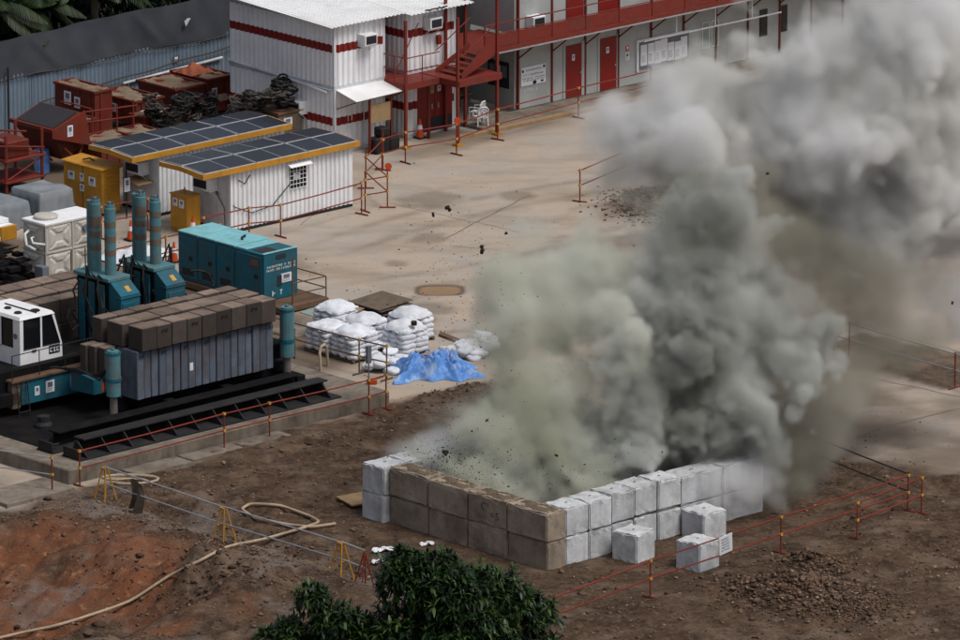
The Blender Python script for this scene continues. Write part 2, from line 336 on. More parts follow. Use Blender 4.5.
def ground_material():
    m = bpy.data.materials.new('yard_and_soil'); m.use_nodes = True; t = m.node_tree; N = t.nodes; L = t.links; b = N['Principled BSDF']
    g = N.new('ShaderNodeNewGeometry')
    def at_(n): x = N.new('ShaderNodeAttribute'); x.attribute_name = n; return x.outputs['Fac']
    def noise(s, d=6, r=.6, vec=None):
        x = N.new('ShaderNodeTexNoise'); x.inputs['Scale'].default_value = s; x.inputs['Detail'].default_value = d; x.inputs['Roughness'].default_value = r
        L.new(vec or g.outputs['Position'], x.inputs[0]); return x.outputs[0]
    def mr(src, a, c, o0=0., o1=1.):
        x = N.new('ShaderNodeMapRange'); L.new(src, x.inputs[0])
        for k, v in enumerate((a, c, o0, o1)): x.inputs[k+1].default_value = v
        return x.outputs[0]
    def mix(f, a, c):
        x = N.new('ShaderNodeMix'); x.data_type = 'RGBA'
        for s, v in ((x.inputs[0], f), (x.inputs[6], a), (x.inputs[7], c)):
            if hasattr(v, 'is_linked'): L.new(v, s)
            else: s.default_value = tuple(v) + (1,)
        return x.outputs[2]
    def mul(a, c):
        x = N.new('ShaderNodeMath'); x.operation = 'MULTIPLY'; L.new(a, x.inputs[0])
        if hasattr(c, 'is_linked'): L.new(c, x.inputs[1])
        else: x.inputs[1].default_value = c
        return x.outputs[0]
    mp = N.new('ShaderNodeMapping'); mp.inputs['Rotation'].default_value = (0, 0, -SITE); mp.inputs['Scale'].default_value = (.45, 1., 1.); L.new(g.outputs['Position'], mp.inputs[0])
    yard = mix(mr(noise(.22, 5), .35, .65), (.4, .325, .255), (.335, .31, .285))
    yard = mix(mr(noise(1.3, 6), .45, .7, 0, .55), yard, (.44, .35, .265))
    yard = mix(mr(noise(.55, 7, .65, mp.outputs[0]), .46, .7, 0, .6), yard, (.21, .175, .14))
    yard = mix(mr(noise(7., 4, .7), .58, .72, 0, .45), yard, (.19, .155, .125))
    yard = mix(at_('grime'), yard, (.115, .085, .062))
    soil = mix(mr(noise(.9, 8, .68), .35, .68), (.04, .025, .017), (.118, .073, .047))
    soil = mix(mr(noise(5.5, 6, .7), .5, .72, 0, .7), soil, (.19, .145, .11))
    soil = mix(mr(noise(.5, 7, .7), .5, .66, 0, .75), soil, (.185, .135, .1))
    soil = mix(mr(noise(2.2, 7, .7, mp.outputs[0]), .54, .68, 0, .8), soil, (.026, .018, .013))
    soil = mix(mul(at_('red'), mr(noise(1.4, 6), .3, .7, .35, 1.)), soil, (.19, .07, .033))
    soil = mix(mul(at_('red'), mr(noise(2.6, 6, .65), .56, .7, 0, .7)), soil, (.36, .2, .115))
    soil = mix(mul(at_('grey'), mr(noise(4., 6), .3, .65, .2, .9)), soil, (.18, .15, .135))
    col = mix(mr(at_('dirt'), .1, .9), yard, soil)
    pd = mr(at_('puddle'), .35, .6); col = mix(mr(at_('puddle'), .06, .25, 0, .85), col, (.09, .07, .052)); col = mix(pd, col, (.27, .17, .095))
    L.new(col, b.inputs['Base Color'])
    ro = N.new('ShaderNodeMix'); L.new(pd, ro.inputs[0]); ro.inputs[2].default_value = .92; ro.inputs[3].default_value = .3; L.new(ro.outputs[0], b.inputs['Roughness'])
    b.inputs['Specular IOR Level'].default_value = .1
    bp = N.new('ShaderNodeBump'); bp.inputs['Distance'].default_value = .09
    L.new(mr(at_('dirt'), 0, 1, .12, .8), bp.inputs['Strength']); L.new(noise(11., 7, .7), bp.inputs['Height']); L.new(bp.outputs[0], b.inputs['Normal'])
    return m
pud = np.exp(-(((GU-1.73)*CA-(GV-3.89)*SA)/.75)**4 - (((GU-1.73)*SA+(GV-3.89)*CA)/.62)**4)
grime = .75*sstep(.1, .75, fbm(GU, GV, 3.5, 5, 90) + .55*sstep(14, 4, np.abs(GU+2)+np.abs(GV+15)*.6) - .15) * sstep(2.5, -4, GV)
grime = np.maximum(grime, sstep(-4, -13, GV)*sstep(-12, -8, GU)*(.1+.6*sstep(-.2, .6, fbm(GU, GV, 2.4, 5, 97))))
grime = np.maximum(grime, .6*np.exp(-((GV-19.3)/.9)**2)*sstep(13, 14.5, GU)*sstep(25, 20, GU)*sstep(-.3, .5, fbm(GU, GV, 2, 3, 93)+.3))
grime = np.maximum(grime, .95*sstep(21.5, 23.5, GV+.8*fbm(GU, GV, 2, 4, 110))*sstep(12, 10.5, GU))
grime = np.maximum(grime, .9*sstep(-3.4, -5, GU+.8*fbm(GU, GV, 2.5, 4, 113))*sstep(-2.4, -.6, GV)*sstep(24, 21, GV+GU*.5))
grime = np.maximum(grime, .7*sstep(.15, .6, fbm(GU, GV, 1.2, 4, 115))*sstep(2.5, -1, GU)*sstep(-2, 0, GV))
trk = 0
for (v0, am, fr_, u0, u1) in ((9.2, 1.6, .16, 1, 24), (11.0, 1.6, .16, 1, 24), (5.0, -1.4, .2, -2, 18), (6.8, -1.4, .2, -2, 18), (-15.2, 1.2, .2, -6, 16), (-17.0, 1.2, .2, -6, 16), (-21.5, .8, .3, -6, 10), (-23.3, .8, .3, -6, 10)): trk = np.maximum(trk, np.exp(-((GV-v0-am*np.sin(GU*fr_))/.26)**2)*sstep(u0, u0+4, GU)*sstep(u1, u1-5, GU)*(.35+.65*sstep(-.4, .4, fbm(GU, GV, .9, 4, 130+int(abs(v0))))))
grime = np.maximum(grime, .42*trk)
for (cu, cv, r_) in ((6.5, 9.5, .9), (10.2, 13.5, 1.3), (3.0, 7.5, .6), (13, 12, .8), (-.5, 2.2, 1.0), (2.5, -3.0, 1.2), (0.5, -13, 1.6)): grime = np.maximum(grime, .5*sstep(1.1, .5, np.hypot(GU-cu, GV-cv)/r_ + .55*fbm(GU, GV, .8, 4, 150)))
gm = big_mesh('ground', np.stack([GX, GY, GZ], -1).reshape(-1, 3), GF, ground_material(), True,
              dict(dirt=GD.ravel(), red=red.ravel(), grey=grey.ravel(), puddle=pud.ravel(), grime=np.clip(grime, 0, 1).ravel()))
tag(link(bpy.data.objects.new('ground', gm)), 'beige concrete yard running into churned brown soil', kind='structure')

def gz(u, v): return float(ground_z(np.array([u]), np.array([v]))[0])

# joints and cracks in the yard: thin sunk-looking strips laid on it
jm = mat('joint_filler', (.15, .12, .098), .95, None, var=.4)
def joint(pts, w=.035):
    b = MB(); P = [W(pts[0][0]+(pts[-1][0]-pts[0][0])*k/9+random.uniform(-.07, .07), pts[0][1]+(pts[-1][1]-pts[0][1])*k/9+random.uniform(-.07, .07), 0) for k in range(10)] if len(pts) == 2 else [W(u, v, 0) for u, v in pts]
    for p, q in zip(P[:-1], P[1:]):
        d = (q-p).normalized(); n = Vector((-d.y, d.x, 0))*w*.5; k = max(1, int((q-p).length/.5))
        for i in range(k):
            a, c = p.lerp(q, i/k), p.lerp(q, (i+1)/k)
            def up(x): uu = x.x*CA + x.y*SA; vv = -x.x*SA + x.y*CA; return Vector((x.x, x.y, gz(uu, vv)+.006))
            b._add([up(a-n), up(c-n), up(c+n), up(a+n)], [(0, 1, 2, 3)])
    tag(b.build('pavement_joint', jm), 'dark joint line across the concrete yard', kind='structure')
joint([at(445, 238), at(530, 195)], .05); joint([at(450, 246), at(500, 250)], .03)
joint([at(362, 181), at(300, 225)], .03); joint([at(388, 203), at(520, 232)], .025)
joint([at(820, 455), at(880, 428), at(960, 408)], .06); joint([at(845, 372), at(965, 398)], .05)
joint([at(870, 342), at(962, 372)], .04); joint([at(840, 318), at(960, 352)], .04)
joint([at(870, 600), at(962, 585)], .03)

# low concrete platform under the piling machine, with its own front slabs
pl = MB(); pl.cbox(-23.4, -9.6, -5.95, -.5, -.6, .5, .04); pl.build('platform', M['concgrey'])
o = bpy.data.objects['platform']; o.rotation_euler = (0, 0, SITE); tag(o, 'muddy concrete platform edge below the piling machine', kind='structure')
for (u0, u1, v0, v1) in ((-21.3, -19.0, -6.9, -6.0), (-18.9, -16.7, -6.75, -6.0), (-16.6, -14.6, -6.7, -6.0), (-26.5, -23.7, -6.6, -5.0)):
    t = MB(); t.cbox(u0, u1, v0, v1, -.2, .13, .015)
    ob = t.build('concrete_slab', M['concgrey']); ob.rotation_euler = (0, 0, SITE); tag(ob, 'pale concrete slab lying in the soil along the platform', kind='structure')
# ================================================================ BUILDINGS, HOARDING, SITE CABINS
def marks(b, x0, x1, z0, z1, y, rows, m=0, seed=0, fill=.9, gap=.5, solid=False):   # rows of small print too small to read
    r = random.Random(seed); h = (z1-z0)/rows
    for k in range(rows):
        z = z1-(k+1)*h + h*gap*.5; hh = h*(1-gap); x = x0 + r.uniform(0, .06)*(x1-x0); e = x0+(x1-x0)*r.uniform(fill-.15, fill)
        while x < e:
            w = hh*r.uniform(.3, .75)
            if r.random() < .14 and not solid: x += w; continue
            if r.random() < .5: b.box(x, x+w*.35, y-.004, y, z, z+hh, m); b.box(x+w*.35, x+w, y-.004, y, z+hh*r.choice((.0, .42, .8)), z+hh*r.choice((.2, .6, 1)), m) if False else b.box(x+w*.4, x+w, y-.004, y, z+hh*.4, z+hh*.62, m)
            else: b.box(x, x+w, y-.004, y, z+hh*.78, z+hh, m); b.box(x+w*.3, x+w*.62, y-.004, y, z, z+hh*.74, m)
            x += w*1.35
def side_rot(face):    # rotation for a flat part whose own front is -y: 'r' stays, 'l' turns it to face -x
    return (0, 0, 0) if face == 'r' else (0, 0, -math.pi/2)
def aircon(parent, x, y, z, face='r', w=.62, h=.42, d=.45):
    b = MB(); b.cbox(-w/2, w/2, -d, .0, 0, h, .015)
    b.box(-w/2-.02, w/2+.02, -d*.85, 0, -.05, -.003); b.bar((-w/2+.05, -d*.8, -.03), (-w/2+.05, 0, -.32), .012); b.bar((w/2-.05, -d*.8, -.03), (w/2-.05, 0, -.32), .012)
    a = b.build('air_conditioner', M['screen'], parent, loc=(x, y, z), rot=side_rot(face))
    g = MB(); g.box(-w/2+.06, w/2-.06, -d-.012, -d-.001, .06, h-.06)
    for k in range(5): g.box(-w/2+.06, w/2-.06, -d-.022, -d-.0125, .08+k*.055, .1+k*.055)
    g.build('grille', M['shade'], a)
    return a
def notice(parent, x, y, z, w, h, face='r', rows=4, seed=1, base='paper', ink='inkgrey', name='notice', pic=True):
    b = MB(); b.box(-w/2, w/2, -.012, 0, 0, h); n = b.build(name, M[base], parent, loc=(x, y, z), rot=side_rot(face))
    k = MB()
    if pic: k.box(-w*.28, w*.28, -.018, -.0125, h*.45, h*.86)
    marks(k, -w*.4, w*.4, h*.08, h*(.4 if pic else .92), -.0125, max(1, rows//2) if pic else rows, seed=seed)
    tag(k.build('print', M[ink], n), kind='stuff'); return n

# --- hoarding: blue sheets below, dark netting above
h = thing('site_hoarding', 'blue grey corrugated hoarding with dark netting stretched along its top', 'hoarding', -4, 32.0)
for i in range(20):
    b = MB(); b.corr((i*1.2+.01, 0), (i*1.2+1.19, 0), random.uniform(-.03, .0), 2.16+random.uniform(-.02, .02), .2, .035, (0, -1)); b.build('sheet', M['hoard'], h, loc=(0, -.012*(i % 2), 0))
for i in range(9):
    b = MB(); b.bar((i*3.0+.3, .16, 0), (i*3.0+.3, .16, 3.75), .04); b.build('post', M['darksteel'], h)
b = MB()
def net(s, t):
    x = s*24.2-.1; z = 2.06 + t*1.62 + .06*math.sin(x*.5) - .05*math.sin(s*math.pi*9)**2*t
    y = -.07 - .03*math.sin(x*1.1+t*2) - .02*math.sin(x*2.9-t*2+1) - .012*math.sin(x*5.3+t*5) - .06*math.exp(-((x % 5.1-2+t*1.6)/.22)**2)*(t*(1-t)*3)
    return (x, y, z)
b.grid(net, 240, 14); b.build('netting', M['net'], h, smooth=True)
b = MB(); b.tube([(x*.6, -.13+.02*math.sin(x*1.7), 2.12-.1*abs(math.sin(x*.35))) for x in range(41)], .022); b.build('cable', M['cable'], h)
b = MB(); b.tube([(11+x*.4, -.2, .95+.028*x+.03*math.sin(x*.8)) for x in range(26)], .03); b.build('cable', M['cable'], h)
b = MB(); b.bar((15.2, -.12, 1.0), (20.2, -.12, 1.22), .055, 8); b.build('white_pipe', M['white2'], h)
b = MB(); b.bar((9.5, -.2, 0), (9.5, -.2, 2.55), .035); b.build('lamp_post', M['darksteel'], h)
notice(h, 9.0, -.06, 1.45, .26, .34, base='signred', ink='paper', name='fire_sign', seed=3)
notice(h, 17.9, -.09, 1.42, .3, .22, base='net', ink='paper', seed=4)
b = MB(); b._add([(0,0,0), (.22,-.03,.3), (.05,-.05,.34), (-.1,-.02,.22), (-.16,-.04,.42), (-.05,-.05,.05)], [(0,1,2),(0,2,3),(3,4,5),(5,0,3)]); b.build('torn_patch', M['paper'], h, loc=(18.3, -.22, 2.75))

# --- white two-storey container office
B1 = thing('white_office_block', 'white two storey container office with red bands and a white sheet roof', 'building', 12.3, 21.1)
EV = 4.9
def cwall(name, parent, p0, p1, z0, z1, nrm, band=None, mt='white', pitch=.27):
    b = MB(); b.corr(p0, p1, z0, z1, pitch, .065, nrm); w = b.build(name, M[mt], parent)
    if band:
        b = MB(); b.corr((p0[0]+nrm[0]*.006, p0[1]+nrm[1]*.006), (p1[0]+nrm[0]*.006, p1[1]+nrm[1]*.006), band[0], band[1], pitch, .065, nrm); b.build('red_band', M['redband'], w)
    return w
for z0, z1 in ((.12, 2.38), (2.56, EV-.06)):
    bd = (z0+1.28, z0+1.58)
    if z0 < 1: bd = (z0+.95, z0+1.25)
    cwall('wall', B1, (0, 5.85), (0, .03), z0, z1, (-1, 0), bd); cwall('wall', B1, (.03, 0), (2.42, 0), z0, z1, (0, -1), bd)
    cwall('wall', B1, (2.45, .03), (2.45, 5.85), z0, z1, (1, 0), bd)
    cwall('wall', B1, (3.6, 5.85), (3.6, .03), z0, z1, (-1, 0), bd); cwall('wall', B1, (3.63, 0), (6.02, 0), z0, z1, (0, -1), bd)
    cwall('wall', B1, (6.05, .03), (6.05, 5.85), z0, z1, (1, 0), bd)
for x0, x1 in ((0, 2.45), (3.6, 6.05)):
    b = MB()
    for z in (0., 2.39): b.box(x0-.03, x1+.03, -.035, 5.9, z, z+.115+(.05 if z else 0))
    for x in (x0, x1): b.box(x-.05, x+.05, -.05, .05, .12, 2.385); b.box(x-.05, x+.05, -.05, .05, 2.56, EV-.06)
    b.build('corner_frame', M['white2'], B1)
b = MB(); b.box(2.47, 3.57, 3.2, 3.3, 0, EV-.1); b.build('passage_wall', M['greywall'], B1)
def roof_sheet(x0, x1, y0, y1, z0, z1):
    b = MB(); n = round((x1-x0)/.2); w = (x1-x0)/n; vs = []; fs = []
    prof = [(0, 0), (.5, 0), (.62, .03), (.88, .03)]
    xs = [(x0+(i+p)*w, q) for i in range(n) for p, q in prof] + [(x1, 0)]
    for x, q in xs: vs += [(x, y0, z0+q), (x, y1, z1+q), (x, y0, z0+q-.025), (x, y1, z1+q-.025)]
    for i in range(len(xs)-1):
        a, c = 4*i, 4*i+4; fs += [(a, c, c+1, a+1), (a+2, a+3, c+3, c+2), (a, a+2, c+2, c), (a+1, c+1, c+3, a+3)]
    fs += [(0, 1, 3, 2)]; e = 4*(len(xs)-1); fs += [(e, e+2, e+3, e+1)]
    b._add(vs, fs); return b
roof_sheet(-.45, 3.3, -.35, 6.4, EV+.02, EV+.3).build('roof', M['roof'], B1)
roof_sheet(3.3, 6.5, -.62, 6.4, EV-.03, EV+.24).build('roof', M['roof'], B1)
b = MB(); b.tube([(4.05+.1*i, -.6+.04*math.sin(i*2), EV+.03+.02*math.sin(i*3)) for i in range(12)], .03, 5); b.build('torn_flashing', M['shade'], B1)
aircon(B1, 1.45, 0, 3.98); aircon(B1, 4.75, 0, 4.1); aircon(B1, 0, 1.75, 1.35, 'l')
b = MB(); b.bar((1.4, -.06, 3.9), (1.4, -.06, 2.5), .018); b.bar((1.42, -.06, 2.38), (1.42, -.06, .6), .018); b.bar((-.06, 1.75, 1.3), (-.06, 1.75, .1), .018); b.build('conduit', M['screen'], B1)
b = MB(); b.tube([(-.1, 5.8, 2.62), (-.1, 2.8, 2.5), (-.1, .3, 2.3)], .06, 8); b.bar((-.07, 5.8, 2.5), (-.07, .1, 2.42), .03); b.build('gutter_pipe', M['white2'], B1)
b = MB(); c = b.hexa([(.05, -1.15, 2.16), (2.65, -1.1, 2.2), (2.65, .0, 2.42), (.05, 0, 2.42), (.05, -1.15, 2.185), (2.65, -1.1, 2.225), (2.65, 0, 2.445), (.05, 0, 2.445)]); cn = b.build('canopy', M['roof'], B1)
b = MB(); b.bar((.1, -1.1, 2.13), (.1, -.03, 1.7), .022); b.bar((2.55, -1.06, 2.16), (2.55, -.03, 1.7), .022); b.bar((.1, -1.1, 2.14), (2.6, -1.06, 2.18), .025); b.build('canopy_bracket', M['redsteel'], cn)
nb = MB(); nb.box(.95, 2.0, -.9, -.86, 1.15, 1.85); nbo = nb.build('notice_board', M['ply'], B1)
b = MB()
for x in (.93, 2.0): b.box(x, x+.05, -.93, -.84, 0, 2.1)
b.build('board_frame', M['redsteel'], nbo)
notice(B1, .75, -.02, 1.15, .22, .3, seed=9); notice(B1, 2.2, -.02, .95, .34, .42, seed=10, base='screen')
# red double door and deck in front of the second container
dr = MB(); dr.box(4.1, 4.98, -.075, -.045, .1, 2.0); dr.box(5.0, 5.88, -.075, -.045, .1, 2.0); d_ = dr.build('double_door', M['redband'], B1)
b = MB(); b.box(4.55, 5.85, -.083, -.077, .15, .62); b.build('black_base', M['shade'], d_)  # near black patch across the lower part of the doors
b = MB(); b.box(4.8, 4.84, -.12, -.077, .95, 1.15); b.box(5.12, 5.16, -.12, -.077, .95, 1.15); b.build('handle', M['galv'], d_)
notice(B1, 4.85, -.08, 1.55, .16, .28, base='yellowclamp', seed=5); notice(B1, 5.2, -.08, 1.58, .16, .22, seed=6)
b = MB(); b.cbox(5.05, 5.25, -.2, -.05, 3.4, 3.75, .02); b.build('wall_box', M['redband'], B1)

# --- red steel stair deck
SD = thing('steel_stair_deck', 'red steel deck with steps and handrails joining the white and grey offices', 'staircase', 14.75, 18.9)
def deck(x0, x1, y0, y1, z):
    b = MB(); b.box(x0, x1, y0, y1, z-.03, z); b.build('deck_plate', M['redsteel'], SD)
    b = MB()
    b.box(x0, x1, y0-.05, y0-.002, z-.22, z+.02); b.box(x0-.05, x0-.002, y0-.05, y1, z-.22, z+.02); b.box(x0, x1, y1+.002, y1+.05, z-.22, z-.002); b.build('edge_beam', M['redsteel'], SD)
deck(0, 1.7, 1.0, 2.1, 2.45); deck(1.76, 3.95, 0, 2.1, 2.45); deck(-.02+.05, 1.1, 2.16, 4.2, 2.45)
def post(parent, x, y, z0, z1, r=.05, foot=True, mt='redsteel', name='post'):
    b = MB(); b.box(x-r, x+r, y-r, y+r, z0, z1)
    p = b.build(name, M[mt], parent)
    if foot: b = MB(); b.box(x-.14, x+.14, y-.14, y+.14, z0+.004, z0+.1); b.build('foot_block', M['yellow'], p)
    return p
for x, y, z1 in ((0, .97, 4.9), (1.74, .0, 4.9), (3.98, 0.25, 6.0), (1.74, 1.6, 2.2), (3.0, 2.02, 5.2), (3.98, 2.0, 6.0)): post(SD, x, y, 0, z1, foot=y < 1.5)
def rail(parent, pts, zs=(.5, 1.0), r=.022, mt='redsteel', posts=True):
    b = MB()
    for z in zs:
        for p, q in zip(pts[:-1], pts[1:]): b.bar((p[0], p[1], p[2]+z), (q[0], q[1], q[2]+z), r)
    if posts:
        for p in pts[1:-1]: b.bar((p[0], p[1], p[2]), (p[0], p[1], p[2]+max(zs)), r)
    return b.build('handrail', M[mt], parent)
rail(SD, [(0, .97, 2.45), (.85, .97, 2.45), (1.7, .97, 2.45)]); rail(SD, [(0, .97, 2.45), (0, 1.6, 2.45), (0, 2.3, 2.45), (0, 4.0, 2.45)]); rail(SD, [(1.76, 0, 2.45), (2.1, .0, 2.45)])
for k in range(5):
    b = MB(); b.box(2.3+k*.3, 2.58+k*.3, .35, 1.6, 2.5+k*.13, 2.54+k*.13); b.build('step', M['redsteel'], SD)
b = MB(); b.prism([(2.2, 2.4), (3.9, 3.1), (3.95, 3.35), (3.95, 3.95), (2.2, 2.62)], 'y', .27, .31); b.build('stringer', M['redsteel'], SD)
b = MB(); b.prism([(2.2, 2.4), (3.9, 3.1), (3.9, 3.35), (2.2, 2.62)], 'y', 1.66, 1.7); b.build('stringer', M['redsteel'], SD)
b = MB(); b.bar((2.2, .27, 3.3), (3.95, .27, 4.3), .022); b.bar((2.2, 1.68, 3.3), (3.95, 1.68, 4.3), .022); b.bar((.4, 2.0, 2.6), (1.6, 2.0, 4.4), .02); b.build('handrail', M['redsteel'], SD)

# --- long grey office with a red gallery
G0 = 21.73; GL = 24.0
B2 = thing('grey_office_block', 'long grey cabin office with red doors and a red steel gallery upstairs', 'building', G0, 21.2)
TP = 3.02
for k in range(14):
    x0 = k*1.75; b = MB(); b.box(x0+.035, x0+1.715, 0, .12, .15, 2.85); b.build('wall_panel', M['greywall'], B2)
    b = MB(); b.box(x0+.035, x0+1.715, 0, .12, 3.06, 5.9); b.build('wall_panel', M['greywall'], B2)
    cb = MB(); cb.box(x0-.034, x0+.034, -.06, .06, .15, 2.86); cb.box(x0-.034, x0+.034, -.06, .06, 3.07, 5.9); cc = cb.build('column', M['redsteel'], B2)
    b = MB(); b.bar((x0, -.07, 2.15), (x0, -1.0, 2.84), .03); b.build('brace', M['redsteel'], cc)
b = MB(); b.box(0, GL+.5, .0, .1, 2.855, 3.055); b.box(-.04, GL+.5, 2.6, 6, 0, 5.9); b.build('floor_band', M['greywall'], B2)
b = MB(); b.box(-.12, -.04, .07, 2.6, .15, 2.85); b.box(-.12, -.04, .07, 2.6, 3.06, 5.9); b.build('end_wall', M['greywall'], B2)
b = MB(); b.box(-2.9, GL, -1.15, -.07, 2.9, 2.95); b.box(-2.9, -.13, -.065, 2.0, 2.9, 2.95); g_ = b.build('gallery_floor', M['redsteel'], B2)
b = MB(); b.box(-2.9, GL, -1.21, -1.153, 2.84, 2.9); b.build('gutter_edge', M['galv'], g_)
b = MB(); b.box(-2.9, GL, -1.2, -1.153, 2.905, 3.06); b.build('edge_beam', M['redsteel'], g_)
for k in range(15):
    x0 = -2.8+k*1.75
    b = MB(); b.box(x0-.025, x0+.025, -1.19, -1.14, 3.065, 4.0); b.build('gallery_post', M['redsteel'], B2)
    b = MB(); b.box(x0+.03, x0+1.72, -1.165, -1.155, 3.1, 3.58); b.build('mesh_panel', M['redsteel'], B2)
b = MB(); b.bar((-2.85, -1.165, 4.0), (GL, -1.165, 4.0), .025); b.bar((-2.85, -1.165, 3.62), (GL, -1.165, 3.62), .02); b.build('handrail', M['redsteel'], B2)
for x0, x1 in ((2.47, 3.3), (4.28, 5.15)):
    b = MB(); b.box(x0, x1, -.045, -.003, .16, 2.2); dd = b.build('door', M['redband'], B2)
    b = MB(); b.box(x0-.12, x0-.003, -.03, -.002, .16, 2.3); b.box(x1+.003, x1+.3, -.03, -.002, .16, 2.3); b.build('door_frame', M['alu'] if False else M['greywall'], dd)
    b = MB(); b.box(x1-.12, x1-.08, -.09, -.047, 1.05, 1.12); b.build('handle', M['galv'], dd)
    notice(B2, x0+.38, -.047, 1.6, .14, .24, seed=int(x0*7))
for x0, x1 in ((2.5, 3.4), (4.2, 5.3), (9.5, 10.4)):
    b = MB(); b.box(x0, x1, -.045, -.003, 3.08, 5.2); b.build('door', M['redband'], B2)
aircon(B2, .7, -.005, 3.3); aircon(B2, 6.9, -.005, 4.3)
sg = MB(); sg.box(.14, 1.42, -.035, -.004, 1.0, 1.72); sb_ = sg.build('sign_board', M['paper'], B2)
k = MB(); marks(k, .34, 1.22, 1.54, 1.63, -.036, 1, seed=2, gap=.1, fill=1., solid=True); marks(k, .22, 1.36, 1.34, 1.46, -.036, 1, seed=5, gap=.3, fill=1.); marks(k, .2, 1.38, 1.14, 1.31, -.036, 2, seed=8, gap=.35, fill=1.)
tag(k.build('print', M['inkgrey'], sb_), kind='stuff')
k = MB(); k.lathe([(.0, 0), (.1, .0), (.1, .004), (.0, .004)], 12); e = k.build('emblem', M['ink'], sb_, loc=(.84, -.04, 1.08), rot=(math.pi/2, 0, 0)); e.scale = (1, .75, 1)
k = MB(); k.box(.18, .27, -.042, -.036, 1.53, 1.63); k.box(1.28, 1.38, -.042, -.036, 1.58, 1.68); k.box(1.16, 1.3, -.042, -.036, 1.05, 1.12); k.build('emblem', M['ink'], sb_)
k = MB(); marks(k, .3, 1.2, .72, .88, -.004, 1, seed=12, gap=.1); tag(k.build('wall_lettering', M['white2'], B2), kind='stuff')
wb_ = MB(); wb_.box(6.3, 9.0, -.07, -.004, .72, 1.75); w_ = wb_.build('notice_case', M['inkgrey'], B2)
b = MB(); b.box(6.2, 6.29, -.09, -.004, .62, 1.85); b.box(6.29, 9.1, -.09, -.004, 1.76, 1.85); b.build('case_frame', M['screen'], w_)
for i in range(7):
    x = 6.42+i*.36+random.uniform(-.02, .02); z = .85+random.uniform(-.04, .05)
    b = MB(); b.box(x, x+.34, -.08, -.071, z-.06, z+random.choice((.66, .76, .82))); pp = b.build('poster', M['paper'], w_)
    k = MB(); marks(k, x+.03, x+.27, z+.05, z+.36, -.081, 4, seed=30+i); tag(k.build('print', M['inkgrey'], w_), kind='stuff')
b = MB(); b.box(-3.35, -.15, 2.7, 2.8, .13, 5.9); b.build('recess_shade_wall', M['darksteel'], B2)  # dark wall added so the open recess looks shaded
b = MB(); b.cbox(-2.2, -1.2, 1.2, 1.9, .75, .8, .01)
for x in (-2.1, -1.3): b.bar((x, 1.3, .13), (x, 1.3, .75), .03); b.bar((x, 1.8, .13), (x, 1.8, .75), .03)
b.build('table', M['wood'], B2)
b = MB(); b.bar((6.15, -.5, 1.9), (13.6, -.5, 1.9), .035); b.build('white_pipe', M['screen'], B2)
for x in (7.9, 10.0, 12.0): b = MB(); b.bar((x, -.5, 1.9), (x, -.5, 2.84), .03); b.build('pipe_hanger', M['screen'], B2)
for x0 in (9.75, 10.25, 12.9, 14.0):
    b = MB(); b.box(x0, x0+.42, -.03, -.003, .95, 2.0); ww = b.build('window', M['alu'] if x0 < 11 else M['glass'], B2)
    b = MB(); b.box(x0+.05, x0+.37, -.036, -.031, 1.0, 1.95); b.build('pane', M['palegreen'] if x0 < 11 else M['glass'], ww)
notice(B2, 5.75, -.005, 1.5, .16, .22, base='signred', ink='paper', seed=41); notice(B2, 5.75, -.005, 1.15, .2, .3, seed=42)
cs = MB(); cs.box(-.16, -.125, .35, 1.5, .9, 1.9); q = cs.build('notice_case', M['ink'], B2)
for i in range(3): b = MB(); b.box(-.17, -.161, .45+.34*i, .72+.34*i, 1.3, 1.75); b.build('poster', M['inkgrey' if i != 1 else 'white2'], q)
b = MB(); b.cbox(13.9, 14.6, -1.5, -1.25, 3.2, 3.9, .03); b.build('hose_box', M['signred'], B2)
b = MB(); b.cbox(-3.0, GL, -1.5, .0, -.05, .13, .02); b.build('plinth', M['concgrey'], B2)
b = MB(); b.cbox(-4.6, GL, -1.75, -1.515, -.05, .16, .02); b.build('kerb_beam', M['ply'], B2)

# --- white plastic chairs under the deck
def chair_mesh():
    b = MB(); b.cbox(-.21, .21, -.2, .22, .42, .45, .012)
    for x in (-.2, .2):
        b.tube([(x*1.1, -.24, 0), (x, -.19, .43)], [.018, .024]); b.tube([(x*1.1, .27, 0), (x, .2, .45)], [.018, .024])
        b.tube([(x*1.15, -.2, .62), (x*1.15, .1, .64), (x, .22, .62)], .02); b.bar((x*1.1, -.2, .43), (x*1.15, -.2, .62), .018)
    return b
def chair_back():
    b = MB(); b.tube([(-.2, .2, .45), (-.2, .27, .75), (-.12, .29, .85), (.12, .29, .85), (.2, .27, .75), (.2, .2, .45)], .026)
    for x in (-.1, 0, .1): b.tube([(x, .21, .46), (x, .28, .84)], .026)
    return b
def chair(label, u, v, rot):
    t = thing('plastic_chair', label, 'chair', u, v, .01, rot, 'white plastic chairs under the deck')
    chair_mesh().build('seat', M['screen'], t); chair_back().build('backrest', M['screen'], t)
chair('white plastic chair in the open beside the red post', 19.05, 20.4, R(160)); chair('white plastic chair just behind the one beside the red post', 19.5, 21.1, R(200))
chair('white plastic chair in the dark under the deck by the red door', 18.6, 21.5, R(120))

